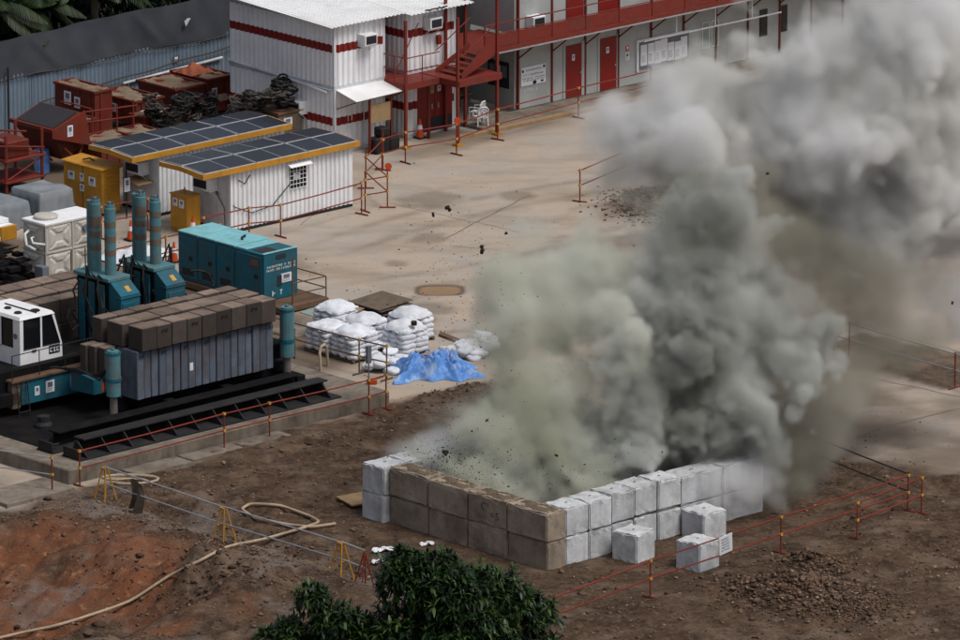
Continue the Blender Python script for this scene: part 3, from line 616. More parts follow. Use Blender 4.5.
# --- two site cabins with solar roofs
def site_cabin(label, u0, v0, L=5.75, far=False):
    t = thing('site_cabin', label, 'cabin', u0, v0, 0, 0, 'white site cabins with solar roofs'); D = 2.0; H = 2.32
    cwall('wall', t, (.02, 0), (L-.02, 0), .1, H, (0, -1), pitch=.21); cwall('wall', t, (L, .02), (L, D), .1, H, (1, 0), pitch=.21); cwall('wall', t, (L, D), (0, D), .1, H, (0, 1), pitch=.21)
    b = MB(); b.box(-.03, .03, .04, D, .1, H); b.build('end_wall', M['white2'], t)
    b = MB(); b.box(-.04, L+.04, -.06, D+.06, 0, .095); b.build('base_frame', M['darksteel'], t); b = MB(); b.box(-.05, .05, -.055, .035, .1, H); b.box(L-.05, L+.05, -.055, .035, .1, H); tag(b.build('corner_posts', M['white'], t), kind='stuff')
    zf, zr, zb = H+.08, H+.17, H+.15; x0, x1, yf, yr, yb = -1.45, L+.2, -.2, 1.0, 2.15
    def slope(y): return zf+(zr-zf)*(y-yf)/(yr-yf) if y < yr else zr+(zb-zr)*(y-yr)/(yb-yr)
    b = MB(); b.prism([(yf, zf-.04), (yr, zr-.04), (yb, zb-.04), (yb, zb), (yr, zr), (yf, zf)], 'x', x0, x1); rf = b.build('roof', M['white2'], t)
    b = MB(); b.box(x0-.02, x1+.02, yf-.05, yf-.002, zf-.17, zf+.02)
    b.prism([(yf-.05, zf-.17), (yr, zr-.15), (yb, zb-.15), (yb, zb+.015), (yr, zr+.02), (yf-.05, zf+.02)], 'x', x0-.06, x0-.021)
    b.prism([(yf-.05, zf-.17), (yr, zr-.15), (yb, zb-.15), (yb, zb+.015), (yr, zr+.02), (yf-.05, zf+.02)], 'x', x1+.021, x1+.06); b.build('eave_board', M['yellow'], rf)
    n = 6; pw = (x1-x0-.0)/n
    for r_, (ya, yb_) in enumerate(((yf-.0, yr-.04), (yr+.04, yb-.0))):
        for k in range(n):
            xa = x0+.01+k*pw+(.05 if k % 2 == 0 else .004); xb = xa+pw-(.06 if k % 2 == 0 else .055)
            za, zz = slope(ya)+.05, slope(yb_)+.05
            b = MB(); b.hexa([(xa, ya, za-.03), (xb, ya, za-.03), (xb, yb_, zz-.03), (xa, yb_, zz-.03), (xa, ya, za), (xb, ya, za), (xb, yb_, zz), (xa, yb_, zz)]); sp = b.build('solar_panel', M['alu'], t)
            i = .014; b = MB(); b._add([(xa+i, ya+i, za+.004), (xb-i, ya+i, za+.004), (xb-i, yb_-i, zz+.004), (xa+i, yb_-i, zz+.004)], [(0, 1, 2, 3)]); b.build('cells', M['solar'], sp)
    if True: aircon(t, -.04, 1.05 if not far else .9, 1.5, 'l', .8, .42, .5)
    return t
cA = site_cabin('nearer white site cabin with barred window below a yellow edged solar roof', 1.7, 14.85)
b = MB(); b.box(2.75, 3.55, -.07, -.045, 1.15, 1.95); wn = b.build('window', M['glass'], cA)
b = MB()
for k in range(6): x = 2.75+k*.155; b.bar((x, -.1, 1.12), (x, -.1, 2.0), .012, 4)
for k in range(6): z = 1.15+k*.16; b.bar((2.72, -.1, z), (3.58, -.1, z), .012, 4)
b.build('window_bars', M['screen'], wn)
b = MB(); b.hexa([(2.62, -.3, 1.98), (3.68, -.3, 1.98), (3.68, -.05, 2.1), (2.62, -.05, 2.1), (2.62, -.3, 2.0), (3.68, -.3, 2.0), (3.68, -.05, 2.12), (2.62, -.05, 2.12)]); b.build('window_hood', M['roof'], wn)
notice(cA, 3.1, -.072, 1.5, .3, .22, seed=51)
b = MB(); b.tube([(.3, -.08, 1.9), (.6, -.08, 1.72), (.85, -.08, 2.0)], .02); b.tube([(-.08, .9, 1.5), (.1, -.1, .95), (.9, -.09, .6), (1.9, -.09, .7), (2.8, -.09, 1.4)], .018); b.tube([(-.1, .7, 1.4), (-.1, .25, .9), (-.1, .2, .1)], .018); b.build('cable', M['rubber'], cA)
cB = site_cabin('farther white site cabin with solar roof behind the barred window one', 1.5, 18.5, 5.9, True)
# ================================================================ PILING MACHINE, WEIGHTS, GENERATOR, TANK, CABINETS
# --- long skid beams on the platform
def skid_beam(label, u0, u1, v0, dep, ribs=True):
    t = thing('skid_beam', label, 'steel beam', u0, v0, .5, 0, 'black steel skid beams of the piling machine'); L = u1-u0
    b = MB(); b.prism([(.0, 0), (L, 0), (L-.25, .5), (.55, .5)], 'y', dep-.06, dep); b.build('web', M['blacksteel'], t)
    b = MB(); b.cbox(.5, L-.22, dep-.3, dep+.2, .503, .56, .01); b.build('top_flange', M['darksteel' if ribs else 'blacksteel'], t)  # ribless beam's flange blackened for the shade under the weight stack
    b = MB(); b.box(0, L, -.12, dep+.2, .004, .05); b.build('bottom_flange', M['darksteel'], t)
    if ribs:
        n = int(L/.95); me = None
        for k in range(n+1):
            if me is None: b = MB(); b.prism([(dep-.061, .052), (-.08, .052), (-.08, .1), (dep-.26, .5), (dep-.061, .5)], 'x', -.02, .02); me = b.mesh('rib', M['darksteel'])
            inst('rib', me, t, (min(.3+k*.95, L-.1), 0, 0))
    b = MB(); b.box(-.03, .03, -.1, dep+.1, .06, .36); b.box(.1, .45, .1, .16, .2, .25); b.build('end_plate', M['darksteel'], t)
    return t
skid_beam('front black skid beam with triangular ribs just behind the red barrier', -22.5, -11.3, -5.35, .62)
skid_beam('second black skid beam half hidden under the weight stack', -22.6, -11.6, -4.1, .5, False)

def jitter_box(b, x0, x1, y0, y1, z0, z1, c=.02, j=.012):
    q = lambda: random.uniform(-j, j); b.cbox(x0, x1+q(), y0+q(), y1+q(), z0, z1+q(), c)
def weight_stack(label, u0, v0):
    return thing('weight_stack', label, 'counterweights', u0, v0, 0, 0, 'stacked counterweights on the piling machine')
ws = weight_stack('front stack of brown slabs on upright blue grey plates', -17.9, -2.9)
me = {}
for k in range(19):
    b = MB(); jitter_box(b, 0, .285, 0, 1.0, 1.12, 2.74, .025); o = b.build('weight_plate', M['plate'], ws, loc=(k*.312, random.uniform(-.02, .02), 0))
    if k % 3 == 0: b = MB(); b.tube([(.1, -.03, 2.5), (.1, -.06, 2.62), (.2, -.06, 2.62), (.2, -.03, 2.5)], .012, 5); b.build('lifting_loop', M['darksteel'], o)
b = MB(); b.box(2.22, 2.36, -.035, -.022, 1.72, 1.98); b.box(2.24, 2.34, -.04, -.0355, 1.78, 1.86); b.build('sticker', M['paper'], ws)
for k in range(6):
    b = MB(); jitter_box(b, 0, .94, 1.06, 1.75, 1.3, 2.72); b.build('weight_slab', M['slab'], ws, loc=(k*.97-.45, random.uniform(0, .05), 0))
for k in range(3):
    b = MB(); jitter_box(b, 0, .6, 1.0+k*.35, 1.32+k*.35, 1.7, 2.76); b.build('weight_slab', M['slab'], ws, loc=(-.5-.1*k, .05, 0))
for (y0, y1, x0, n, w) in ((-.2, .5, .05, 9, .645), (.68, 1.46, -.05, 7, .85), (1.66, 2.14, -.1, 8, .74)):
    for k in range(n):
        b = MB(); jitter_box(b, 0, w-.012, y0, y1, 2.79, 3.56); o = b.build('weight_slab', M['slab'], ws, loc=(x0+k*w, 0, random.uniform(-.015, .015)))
        if y0 < 0 and k % 2: b = MB(); b.tube([(.2, y0-.02, 3.3), (.2, y0-.05, 3.42), (.4, y0-.05, 3.42), (.4, y0-.02, 3.3)], .014, 5); b.build('lifting_loop', M['darksteel'], o)
wb2 = weight_stack('back stack of brown slabs between the tank and the jacks', -21.8, 2.7)
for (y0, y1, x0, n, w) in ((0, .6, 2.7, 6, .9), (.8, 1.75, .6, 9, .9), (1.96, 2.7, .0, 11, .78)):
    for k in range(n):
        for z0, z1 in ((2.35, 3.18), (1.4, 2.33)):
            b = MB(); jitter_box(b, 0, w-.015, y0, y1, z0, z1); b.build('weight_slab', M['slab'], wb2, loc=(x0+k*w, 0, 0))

# --- the machine itself
PM = thing('piling_machine', 'teal hydraulic piling machine with a white cab and tall banded jack cylinders', 'piling rig', -22, 0, 0)
b = MB(); b.cbox(0, 11.4, -.05, 2.5, .9, 1.35, .03); b.box(-.4, 11.3, -3.5, 4.5, .505, .53); b.box(.5, 10.5, .2, 2.0, 1.351, 2.0); b.box(4.6, 11.2, -2.4, -.1, .72, 1.1); b.build('chassis', M['blacksteel'], PM)  # deck plate black for oil and for the shade under the weights
for x in (5.5, 8., 10.6):
    b = MB(); b.cbox(x-.18, x+.18, -3.6, 4.6, .62, .9, .02); b.build('cross_beam', M['blacksteel'], PM)
for x in (1.2, 4.5, 8.0, 10.3):
    b = MB(); b.cbox(x-.3, x+.3, -3.9, -3.0, .08+.5, .62+.001, .02) if False else b.lathe([(.3, .52), (.3, .62), (.2, .72), (.2, .9)], 12, (x, -1.6)); b.build('support_leg', M['darksteel'], PM)
def jack(x, y, h):
    b = MB(); b.cbox(x-.42, x+.36, y-.75, y+.85, 1.36, 4.22, .03); bd = b.build('jack_body', M['blacksteel'], PM)
    for k in range(3): b = MB(); b.cbox(x-.5, x-.425, y-.6+.5*k, y-.3+.5*k, 1.4, 4.1, .02); b.build('guide_column', M['teal'], bd)
    b = MB(); b.hexa([(x-.4, y-1.35, 1.5), (x+.42, y-1.35, 1.5), (x+.42, y-.76, 1.5), (x-.4, y-.76, 1.5), (x-.4, y-1.35, 3.85), (x+.42, y-1.35, 3.85), (x+.42, y-.76, 4.28), (x-.4, y-.76, 4.28)]); bx = b.build('valve_box', M['teal'], PM)
    b = MB(); b.cbox(x-.34, x+.36, y-1.39, y-1.353, 2.75, 3.6, .008); b.cbox(x-.34, x+.36, y-1.39, y-1.353, 1.7, 2.65, .008); b.box(x-.42, x+.44, y-1.38, y-1.0, 3.75, 3.79); b.build('box_door', M['teal'], bx)
    b = MB(); b.hexa([(x-.02, y-1.25, 3.93), (x+.16, y-1.25, 3.93), (x+.16, y-1.05, 4.076), (x-.02, y-1.05, 4.076), (x-.02, y-1.25, 3.937), (x+.16, y-1.25, 3.937), (x+.16, y-1.05, 4.083), (x-.02, y-1.05, 4.083)]); b.build('warning_sticker', M['yellowclamp'], bx); b = MB(); b.box(x+.05, x+.25, y-1.398, y-1.391, 2.25, 2.45); b.build('warning_sticker', M['yellowclamp'], bx)
    b = MB(); b.cbox(x-.5, x+.45, y-.85, y+.95, 4.225, 4.36, .02); b.build('top_plate', M['tealcyl'], bd)
    for cy, dz in ((.37, 0), (-.37, -.03)):
        c = MB(); c.lathe([(.19, 4.36), (.19, h+dz-.12), (.165, h+dz-.1), (.165, h+dz), (.06, h+dz+.0), (.06, h+dz+.09)], 16, (x, y+cy)); co = c.build('jack_cylinder', M['tealcyl'], PM, smooth=False)
        for zz in (5.05, 5.5, 6.0, 5.82) if cy > 0 else (5.0, 5.47, 5.95):
            r = MB(); r.lathe([(.1915, zz), (.1935, zz+.01), (.1935, zz+.2), (.1915, zz+.21)], 16, (x, y+cy)); r.build('rust_band', M['rustband'], co)
        b = MB()
        for k in range(5): a = k*1.256; b.bar((x+.11*math.cos(a), y+cy+.11*math.sin(a), h+dz), (x+.11*math.cos(a), y+cy+.11*math.sin(a), h+dz+.1), .025, 5)
        tag(b.build('bolts', M['rustband'], co), kind='stuff')
    c = MB(); c.lathe([(.12, 4.3), (.12, h-.1)], 10, (x+.1, y+.75)); c.build('guide_rod', M['tealcyl'], PM)
    for k in range(6):
        sgn = -1 if k % 2 else 1; r = random.uniform(.25, .55)
        b = MB(); xs = x-.5 if k < 3 else x+.42; ys = y-.5+.3*(k % 3)
        b.tube([(xs, ys, 4.3), (xs+(-.22 if k < 3 else .22), ys-.1*sgn, 4.5+.1*k), (xs+(-.36 if k < 3 else .34), ys-.2*sgn, 4.0-.1*k), (xs+(-.25 if k < 3 else .25), ys-.25, 3.2-.25*(k % 3)), (xs+(-.06 if k < 3 else .06), ys-.2, 2.4)], .035, 6); b.build('hydraulic_hose', M['rubber'], PM)
def hose_bundle(x, y):
    for k in range(7):
        r1 = random.Random(k*7+int(x*10)); b = MB(); z0 = r1.uniform(3.2, 4.4)
        P = [(x+r1.uniform(-.5, .5), y+r1.uniform(-.7, .8), z0)]
        for q in range(6): P.append((P[-1][0]+r1.uniform(-.22, .22), P[-1][1]-r1.uniform(-.1, .22), P[-1][2]-r1.uniform(-.05, .42)))
        b.tube(P, r1.uniform(.03, .05), 6); b.build('hydraulic_hose', M['rubber'], PM)
    b = MB(); b.tube([(x-.55, y+.6, 3.1), (x-.8, y+.6, 3.2), (x-.95, y+.55, 2.9), (x-.8, y+.5, 2.5), (x-.5, y+.5, 2.6)], .04); b.build('hydraulic_hose', M['rubber'], PM)
hose_bundle(5.75, .9); hose_bundle(7.7, .95); hose_bundle(8.55, .7); hose_bundle(6.5, .8)
jack(6.0, 1.0, 6.75); jack(8.0, 1.05, 6.62)
# cab
_before = set(PM.children)
cab = MB(); X0, X1, Y0, Y1, Z0, Z1 = 1.95, 3.75, .45, 2.6, 2.06, 3.86
cab.hexa([(X0, Y0, Z0), (X1, Y0, Z0), (X1, Y1, Z0), (X0, Y1, Z0), (X0, Y0, 2.72), (X1-.02, Y0, 2.72), (X1-.02, Y1, 2.72), (X0, Y1, 2.72)])
cab.hexa([(X0-.02, Y0-.02, Z1-.1), (X1-.32, Y0-.02, Z1-.1), (X1-.32, Y1, Z1-.1), (X0-.02, Y1, Z1-.1), (X0+.03, Y0+.04, Z1), (X1-.4, Y0+.04, Z1), (X1-.4, Y1, Z1), (X0+.03, Y1, Z1)])
for xa, xb, ta, tb in ((X0, X0+.16, X0, X0+.16), (X0+.86, X0+.96, X0+.86, X0+.96), (X1-.1, X1-.02, X1-.45, X1-.34)):
    cab.hexa([(xa, Y0, 2.721), (xb, Y0, 2.721), (xb, Y0+.07, 2.721), (xa, Y0+.07, 2.721), (ta, Y0, Z1-.101), (tb, Y0, Z1-.101), (tb, Y0+.07, Z1-.101), (ta, Y0+.07, Z1-.101)])
for ya, yb in ((Y0+.071, Y0+.36), (Y0+.92, Y0+1.12), (Y0+1.6, Y1)): cab.box(X0, X0+.07, ya, yb, 2.721, Z1-.101)
cab.box(X0, X0+.05, Y0+.36, Y1, 2.721, 2.8)
cb = cab.build('cab', M['white'], PM)
for n_, pts in (('window', [(X0+.16, 2.73), (X0+.86, 2.73), (X0+.86, 3.75), (X0+.16, 3.75)]), ('window', [(X0+.96, 2.73), (X1-.1, 2.73), (X1-.45, 3.75), (X0+.96, 3.75)])):
    b = MB(); b.prism(pts, 'y', Y0+.02, Y0+.035); b.build(n_, M['glass'], cb)
    b = MB(); P = [(p[0], Y0+.008, p[1]) for p in pts]; b.tube(P+[P[0]], .022, 4); b.build('window_seal', M['rubber'], cb)
for ya, yb in ((Y0+.36, Y0+.92), (Y0+1.12, Y0+1.6)):
    b = MB(); b.box(X0+.02, X0+.035, ya, yb, 2.8, Z1-.12); b.build('window', M['glass'], cb)
    b = MB(); P = [(X0+.006, ya, 2.8), (X0+.006, yb, 2.8), (X0+.006, yb, Z1-.12), (X0+.006, ya, Z1-.12)]; b.tube(P+[P[0]], .022, 4); b.build('window_seal', M['rubber'], cb)
b = MB(); b._add([(X1-.05, Y0+.07, 2.73), (X1-.05, Y1, 2.73), (X1-.36, Y1, 3.75), (X1-.36, Y0+.07, 3.75)], [(0, 1, 2, 3)]); b.build('window', M['glass'], cb)
b = MB(); b.box(X0+.1, X0+.5, Y0+.7, Y0+1.1, 2.8, 3.4); b.build('seat', M['greytarp'], cb)
for x, y, r in ((.35, .5, .13), (.5, 1.2, .12), (.95, .35, .16)):
    b = MB(); b.lathe([(r, Z1+.001), (r, Z1+.04), (r*.7, Z1+.06)], 10, (X0+x, Y0+y)); b.build('roof_fitting', M['rubber'], cb)
b = MB(); b.bar((X0+.8, Y0+.1, Z1+.02), (X0+.8, Y0+1.7, Z1+.02), .025); b.build('roof_seam', M['shade'], cb)
b = MB(); b.box(X0+1.22, X0+1.68, Y0-.012, Y0-.002, 2.42, 2.7); lg = b.build('cab_badge', M['ink'], cb)
b = MB()
for k in range(3): x = X0+1.26+k*.14; b.box(x, x+.1, Y0-.018, Y0-.0125, 2.48, 2.51); b.box(x, x+.03, Y0-.018, Y0-.0125, 2.51, 2.64) if k != 1 else b.box(x+.03, x+.06, Y0-.018, Y0-.0125, 2.51, 2.64); b.box(x, x+.1, Y0-.018, Y0-.0125, 2.6, 2.635)
tag(b.build('badge_lettering', M['paper'], cb), kind='stuff')
b = MB(); b.box(X0+.5, X0+.68, Y0-.03, Y0-.002, 2.62, 2.68); b.build('door_handle', M['rubber'], cb)
b = MB(); b.cbox(X0-.0, X1, Y0-.01, Y1, 1.985, 2.058, .01); b.build('cab_sill', M['rustband'], cb)
b = MB(); b.lathe([(.1, 0), (.1, .012)], 10); b.build('cab_disc', M['inkgrey'], cb, loc=(X0-.001, Y0+.22, 3.2), rot=(0, -math.pi/2, 0))
# platform below the cab
b = MB(); b.cbox(1.1, 4.4, -.15, 2.6, 1.9, 1.982, .01); b.build('cab_deck', M['brownskirt'], PM)
b = MB(); b.cbox(1.55, 4.35, -.08, .35, 1.08, 1.897, .02); tb = b.build('side_box', M['teal'], PM)
b = MB(); b.cbox(1.2, 1.54, -.05, .35, 1.0, 1.896, .02); b.build('rusty_cheek', M['rustband'], PM)
for x, w, h_ in ((2.75, .36, .4), (3.75, .26, .46), (2.2, .2, .3)): notice(PM, x, -.082, 1.32, w, h_, seed=int(x*9), rows=4)
def thin_rail(pts, zs, name='cab_handrail'):
    b = MB()
    for z in zs: b.tube([(p[0], p[1], p[2]+z) for p in pts], .018, 5)
    for p in pts: b.bar(p, (p[0], p[1], p[2]+max(zs)), .018, 5)
    b.build(name, M['galv'] if name == 'x' else M['darksteel'], PM)
thin_rail([(1.15, -.1, 1.98), (2.3, -.1, 1.98), (3.4, -.1, 1.98), (4.35, -.1, 1.98), (5.4, -.1, 1.98)], (.45, .85))
b = MB()
for x in (1.3, 1.75): b.bar((x, -.3, .5), (x, -.12, 1.95), .02, 5)
for k in range(5): b.bar((1.3, -.3+.03*k, .65+.28*k), (1.75, -.3+.03*k, .65+.28*k), .018, 5)
b.build('ladder', M['darksteel'], PM)
for c_ in set(PM.children) - _before: c_.location.z -= .22
# corner cylinders with their arms
def leg_cyl(x, y, top, arm=True):
    b = MB(); b.lathe([(.22, 1.42), (.24, 1.44), (.24, top-.1), (.2, top-.06), (.2, top), (.06, top), (.06, top+.08)], 16, (x, y)); c = b.build('leg_cylinder', M['tealcyl'], PM)
    b = MB(); b.lathe([(.13, .5), (.13, 1.418)], 12, (x, y)); b.lathe([(.36, .5), (.36, .58), (.13, .66)], 12, (x, y)); b.build('piston_rod', M['chrome'], c)
    b = MB(); b.lathe([(.27, 1.95), (.27, 2.05)], 16, (x, y)); b.build('collar', M['teal'], c); b = MB(); b.lathe([(.26, top-.11), (.26, top-.05)], 16, (x, y)); b.build('collar', M['teal'], c)
    b = MB()
    for k in range(14): b.lathe([(.03, 1.3+k*.075), (.045, 1.33+k*.075), (.03, 1.36+k*.075)], 6, (x+.29, y-.02))
    b.build('chain', M['rubber'], c)
    return c
leg_cyl(3.2, -2.75, 2.95); leg_cyl(10.55, -2.95, 3.12, False)
b = MB(); b.hexa([(3.2, -1.75, 1.25), (4.0, -1.75, 1.25), (4.0, -.6, 1.2), (3.2, -.6, 1.2), (3.2, -1.75, 1.75), (4.0, -1.75, 1.68), (4.0, -.6, 1.85), (3.2, -.6, 1.9)]); ar = b.build('outrigger_arm', M['teal'], PM)
b = MB(); b.box(3.55, 3.95, -1.762, -1.752, 1.3, 1.62); b.build('primer_patch', M['orange'], ar)
for k in range(3): b = MB(); b.tube([(2.6+.1*k, -.3, 2.0), (2.8+.1*k, -1.4, 2.15-.1*k), (3.0, -2.3, 1.9+.1*k), (3.15, -2.55, 2.3)], .035); b.build('hydraulic_hose', M['rubber'], PM)
b = MB(); b.cbox(10.3, 10.9, -2.6, -.7, 1.3, 1.8, .02); b.build('outrigger_arm', M['blacksteel'], PM)

# --- generator on its skid
GN = thing('generator', 'teal generator box with pale roof panels on a brown railed skid', 'generator', -4.55, 6.0)
b = MB(); b.cbox(-.1, 2.1, -1.0, 4.7, .06, .28, .02); b.build('skid', M['brownskirt'], GN)
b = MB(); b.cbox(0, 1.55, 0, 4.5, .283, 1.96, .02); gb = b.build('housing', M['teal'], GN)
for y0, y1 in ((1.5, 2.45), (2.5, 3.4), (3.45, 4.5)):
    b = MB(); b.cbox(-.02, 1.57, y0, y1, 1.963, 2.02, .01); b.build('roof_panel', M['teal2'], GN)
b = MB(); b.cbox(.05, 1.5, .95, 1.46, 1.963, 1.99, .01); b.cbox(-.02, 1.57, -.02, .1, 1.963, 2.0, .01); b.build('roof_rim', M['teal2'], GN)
b = MB(); b.box(.15, .8, .2, .8, 1.963, 1.972); b.build('exhaust_well', M['shade'], GN)
b = MB(); b.tube([(.7, 1.9, 2.02), (.7, 1.95, 2.1), (1.0, 2.1, 2.1), (1.0, 2.15, 2.02)], .035); b.build('lifting_eye', M['rubber'], GN)
for y0, y1 in ((.08, 1.4), (1.55, 2.4), (2.5, 3.35), (3.5, 4.4)):
    b = MB(); b.cbox(-.035, -.003, y0, y1, .4, 1.85, .01); dr_ = b.build('side_door', M['teal'], GN)
    b = MB(); b.box(-.05, -.036, y0+.2, y0+.38, 1.05, 1.2); b.build('door_handle', M['rubber'], dr_)
    if y0 > 1.5: b = MB(); b.box(-.042, -.036, y0+.15, y1-.15, .5, .75); b.build('vent', M['shade'], dr_)
b = MB(); b.box(.55, 1.0, -.02, -.003, 1.72, 1.86); b.build('top_vent', M['shade'], GN)
b = MB(); b.box(-.02, -.005, .35, .75, 1.5, 1.78) if False else b.box(-.045, -.036, .25, .7, 1.5, 1.72); b.build('rust_plate', M['rustband'], GN)
b = MB(); marks(b, .1, 1.5, 1.3, 1.54, -.003, 2, seed=61, gap=.3, fill=1.); marks(b, .35, 1.0, .42, .62, -.003, 1, seed=63, gap=.1); tag(b.build('lettering', M['inkwhite'], GN), kind='stuff')
notice(GN, 1.02, -.004, .84, .5, .32, seed=64)
b = MB(); b.box(.6, .8, -.02, -.003, .75, 1.12); b.build('control_panel', M['shade'], GN)
b = MB(); pts = [(.55, -.85), (2.05, -.9), (2.05, .9)]
for z in (.62, 1.02):
    for p, q in zip(pts[:-1], pts[1:]): b.bar(p+(z,), q+(z,), .022)
for p in pts: b.bar(p+(.28,), p+(1.03,), .022)
b.bar((.55, -.85, .28), (.55, -.85, 1.9), .03); b.bar((2.05, .9, 1.02), (1.55, .9, 1.02), .02); b.build('guard_rail', M['brownskirt'], GN)

# --- sectional water tank
WT = thing('water_tank', 'dirty white panelled water tank with a round lid', 'water tank', -7.75, 13.85)
def tank_panel(w, h):
    def fn(s, t):
        x, y = abs(s-.5)*2, abs(t-.5)*2; e = max(x, y); d = 0
        if e < .86: d = -.05*min(1, (.86-e)/.1)
        if min(abs(x-y), 9) < .16 and e < .8: d = -.005-.02*(1-e)
        if max(x, y) < .32: d = -.005
        return (s*w, -d-.05 if False else -.045-d*-1.0, t*h)
    b = MB(); b.grid(fn, 20, 20); return b.mesh('panel', M['tank'])
pm = tank_panel(1.16, .98)
pm2 = tank_panel(1.12, .98)
for r_ in range(2):
    for k in range(2): inst('panel', pm, WT, (.01+k*1.18, 0, .1+r_*1.02))
    inst('panel', pm2, WT, (0, 1.13, .1+r_*1.02), (0, 0, -math.pi/2))
b = MB(); b.box(.03, 2.33, .03, 1.13, .06, 2.06); b.build('tank_core', M['tank'], WT)
b = MB(); b.cbox(-.07, 2.43, -.08, 1.2, 2.09, 2.17, .02); b.build('tank_roof', M['white'], WT)
b = MB(); b.lathe([(.42, 2.172), (.42, 2.23), (.44, 2.24), (.4, 2.29), (.2, 2.31)], 24, (.55, .62)); b.build('lid', M['tank'], WT)
b = MB()
for z in (.06, 1.08, 2.06): b.box(-.075, 2.42, -.085, -.046, z, z+.05); b.box(-.085, -.046, -.04, 1.18, z, z+.05)
for x in (-.07, 1.16, 2.35): b.box(x, x+.05, -.09, -.046, .115, 1.07); b.box(x, x+.05, -.09, -.046, 1.135, 2.05)
b.build('flange', M['tank'], WT)
notice(WT, .95, -.05, 1.5, .3, .3, seed=71)
b = MB(); b.bar((1.75, -.06, 1.75), (1.75, -.14, 1.75), .12, 12); b.build('port', M['inkgrey'], WT)
b = MB(); b.tube([(-.05, .8, 1.8), (-.3, .75, 1.7), (-.35, .6, 1.35), (-.2, .3, 1.2)], .05); b.tube([(-.05, .55, 1.6), (-.3, .4, 1.62), (-.4, .2, 1.5), (-.1, -.1, 1.45)], .04); b.build('outlet_hose', M['screen'], WT)
b = MB(); b.cbox(-.35, -.05, -.25, .2, .1, .7, .02); b.build('pump_box', M['inkgrey'], WT)
for x in (.9, 1.55): b = MB(); b.bar((x, -.3, 0), (x, -.3, 1.1), .025); b.build('stake', M['brownskirt'], WT)

# --- yellow electrical cabinets
YC = thing('electrical_cabinet', 'large yellow electrical cabinet with three white notices', 'cabinet', -.15, 19.75)
b = MB(); b.cbox(0, .85, 0, 2.15, .1, 1.72, .02); b.build('cabinet', M['yellow'], YC)
b = MB(); b.hexa([(-.08, -.08, 1.725), (.93, -.08, 1.725), (.93, 2.23, 1.725), (-.08, 2.23, 1.725), (-.06, -.06, 1.76), (.9, -.06, 1.83), (.9, 2.2, 1.83), (-.06, 2.2, 1.76)]); b.build('cabinet_roof', M['yellow'], YC)
b = MB(); b.box(-.016, -.003, 1.06, 1.075, .15, 1.7); b.build('door_gap', M['shade'], YC)
notice(YC, -.004, .55, 1.05, .36, .32, 'l', seed=81); notice(YC, -.004, 1.7, 1.1, .34, .3, 'l', seed=82); notice(YC, -.004, 1.12, 1.12, .2, .3, 'l', seed=83); notice(YC, -.004, 1.12, .75, .22, .26, 'l', seed=84)
b = MB()
for k in range(5): b.box(.12, .75, -.03, -.003, .85+k*.15, .9+k*.15)
b.build('louvre', M['yellow'], YC)
b = MB(); b.hexa([(.85, -1.0, 1.18), (1.9, -1.0, 1.18), (1.9, -.1, 1.3), (.85, -.1, 1.3), (.85, -1., 1.2), (1.9, -1., 1.2), (1.9, -.1, 1.32), (.85, -.1, 1.32)]); b.build('side_shelter', M['ply'], YC)
b = MB(); b.bar((.5, -.75, 0), (.5, -.75, 2.0), .03); b.build('sign_post', M['darksteel'], YC)
notice(YC, .5, -.79, 1.0, .26, .5, 'r', seed=85)
b = MB(); b.tube([(.3, 1.4, 1.83), (.35, 1.1, 1.92), (.4, .9, 1.86)], .03); b.build('roof_cable', M['rubber'], YC)
YS = thing('electrical_cabinet', 'small yellow electrical cabinet against the nearer site cabin', 'cabinet', .4, 15.75)
b = MB(); b.cbox(0, .65, 0, .9, .12, 1.35, .02); b.box(.02, .63, .02, .88, 0, .118); b.build('cabinet', M['yellow'], YS)
notice(YS, -.004, .27, .92, .24, .3, 'l', seed=86); notice(YS, -.004, .62, .95, .24, .28, 'l', seed=87)
b = MB(); b.cbox(-.03, .68, -.03, .93, 1.353, 1.39, .01); b.bar((.3, .45, 1.39), (.3, .45, 1.6), .03); b.build('cabinet_roof', M['yellow'], YS)
# ================================================================ BLOCK PEN
def block_mesh(w, d, h, c=.035, nseg=5, seed=0):
    # chamfered concrete block with slightly battered faces; origin at the front-left-bottom corner
    bm = bmesh.new(); bmesh.ops.create_cube(bm, size=1)
    for q in bm.verts: q.co = Vector(((q.co.x+.5)*w, (q.co.y+.5)*d, (q.co.z+.5)*h))
    bmesh.ops.bevel(bm, geom=bm.edges[:], offset=c, segments=2, affect='EDGES')
    bmesh.ops.subdivide_edges(bm, edges=[e for e in bm.edges if e.calc_length() > .3], cuts=nseg, use_grid_fill=True)
    r = random.Random(seed)
    for q in bm.verts:
        x, y, z = q.co; n = math.sin(x*7+seed)*math.sin(y*6.3+seed*2)*math.sin(z*8+seed*3)
        edge = min(x, w-x)+min(z, h-z) < .12 or min(y, d-y)+min(z, h-z) < .12
        q.co += Vector((r.uniform(-1, 1), r.uniform(-1, 1), r.uniform(-1, 1)))*(.02 if edge else .002) + Vector((n, n, n*.6))*.004
    me = bpy.data.meshes.new('concrete_block'); bm.to_mesh(me); bm.free(); return me
BC = [0]
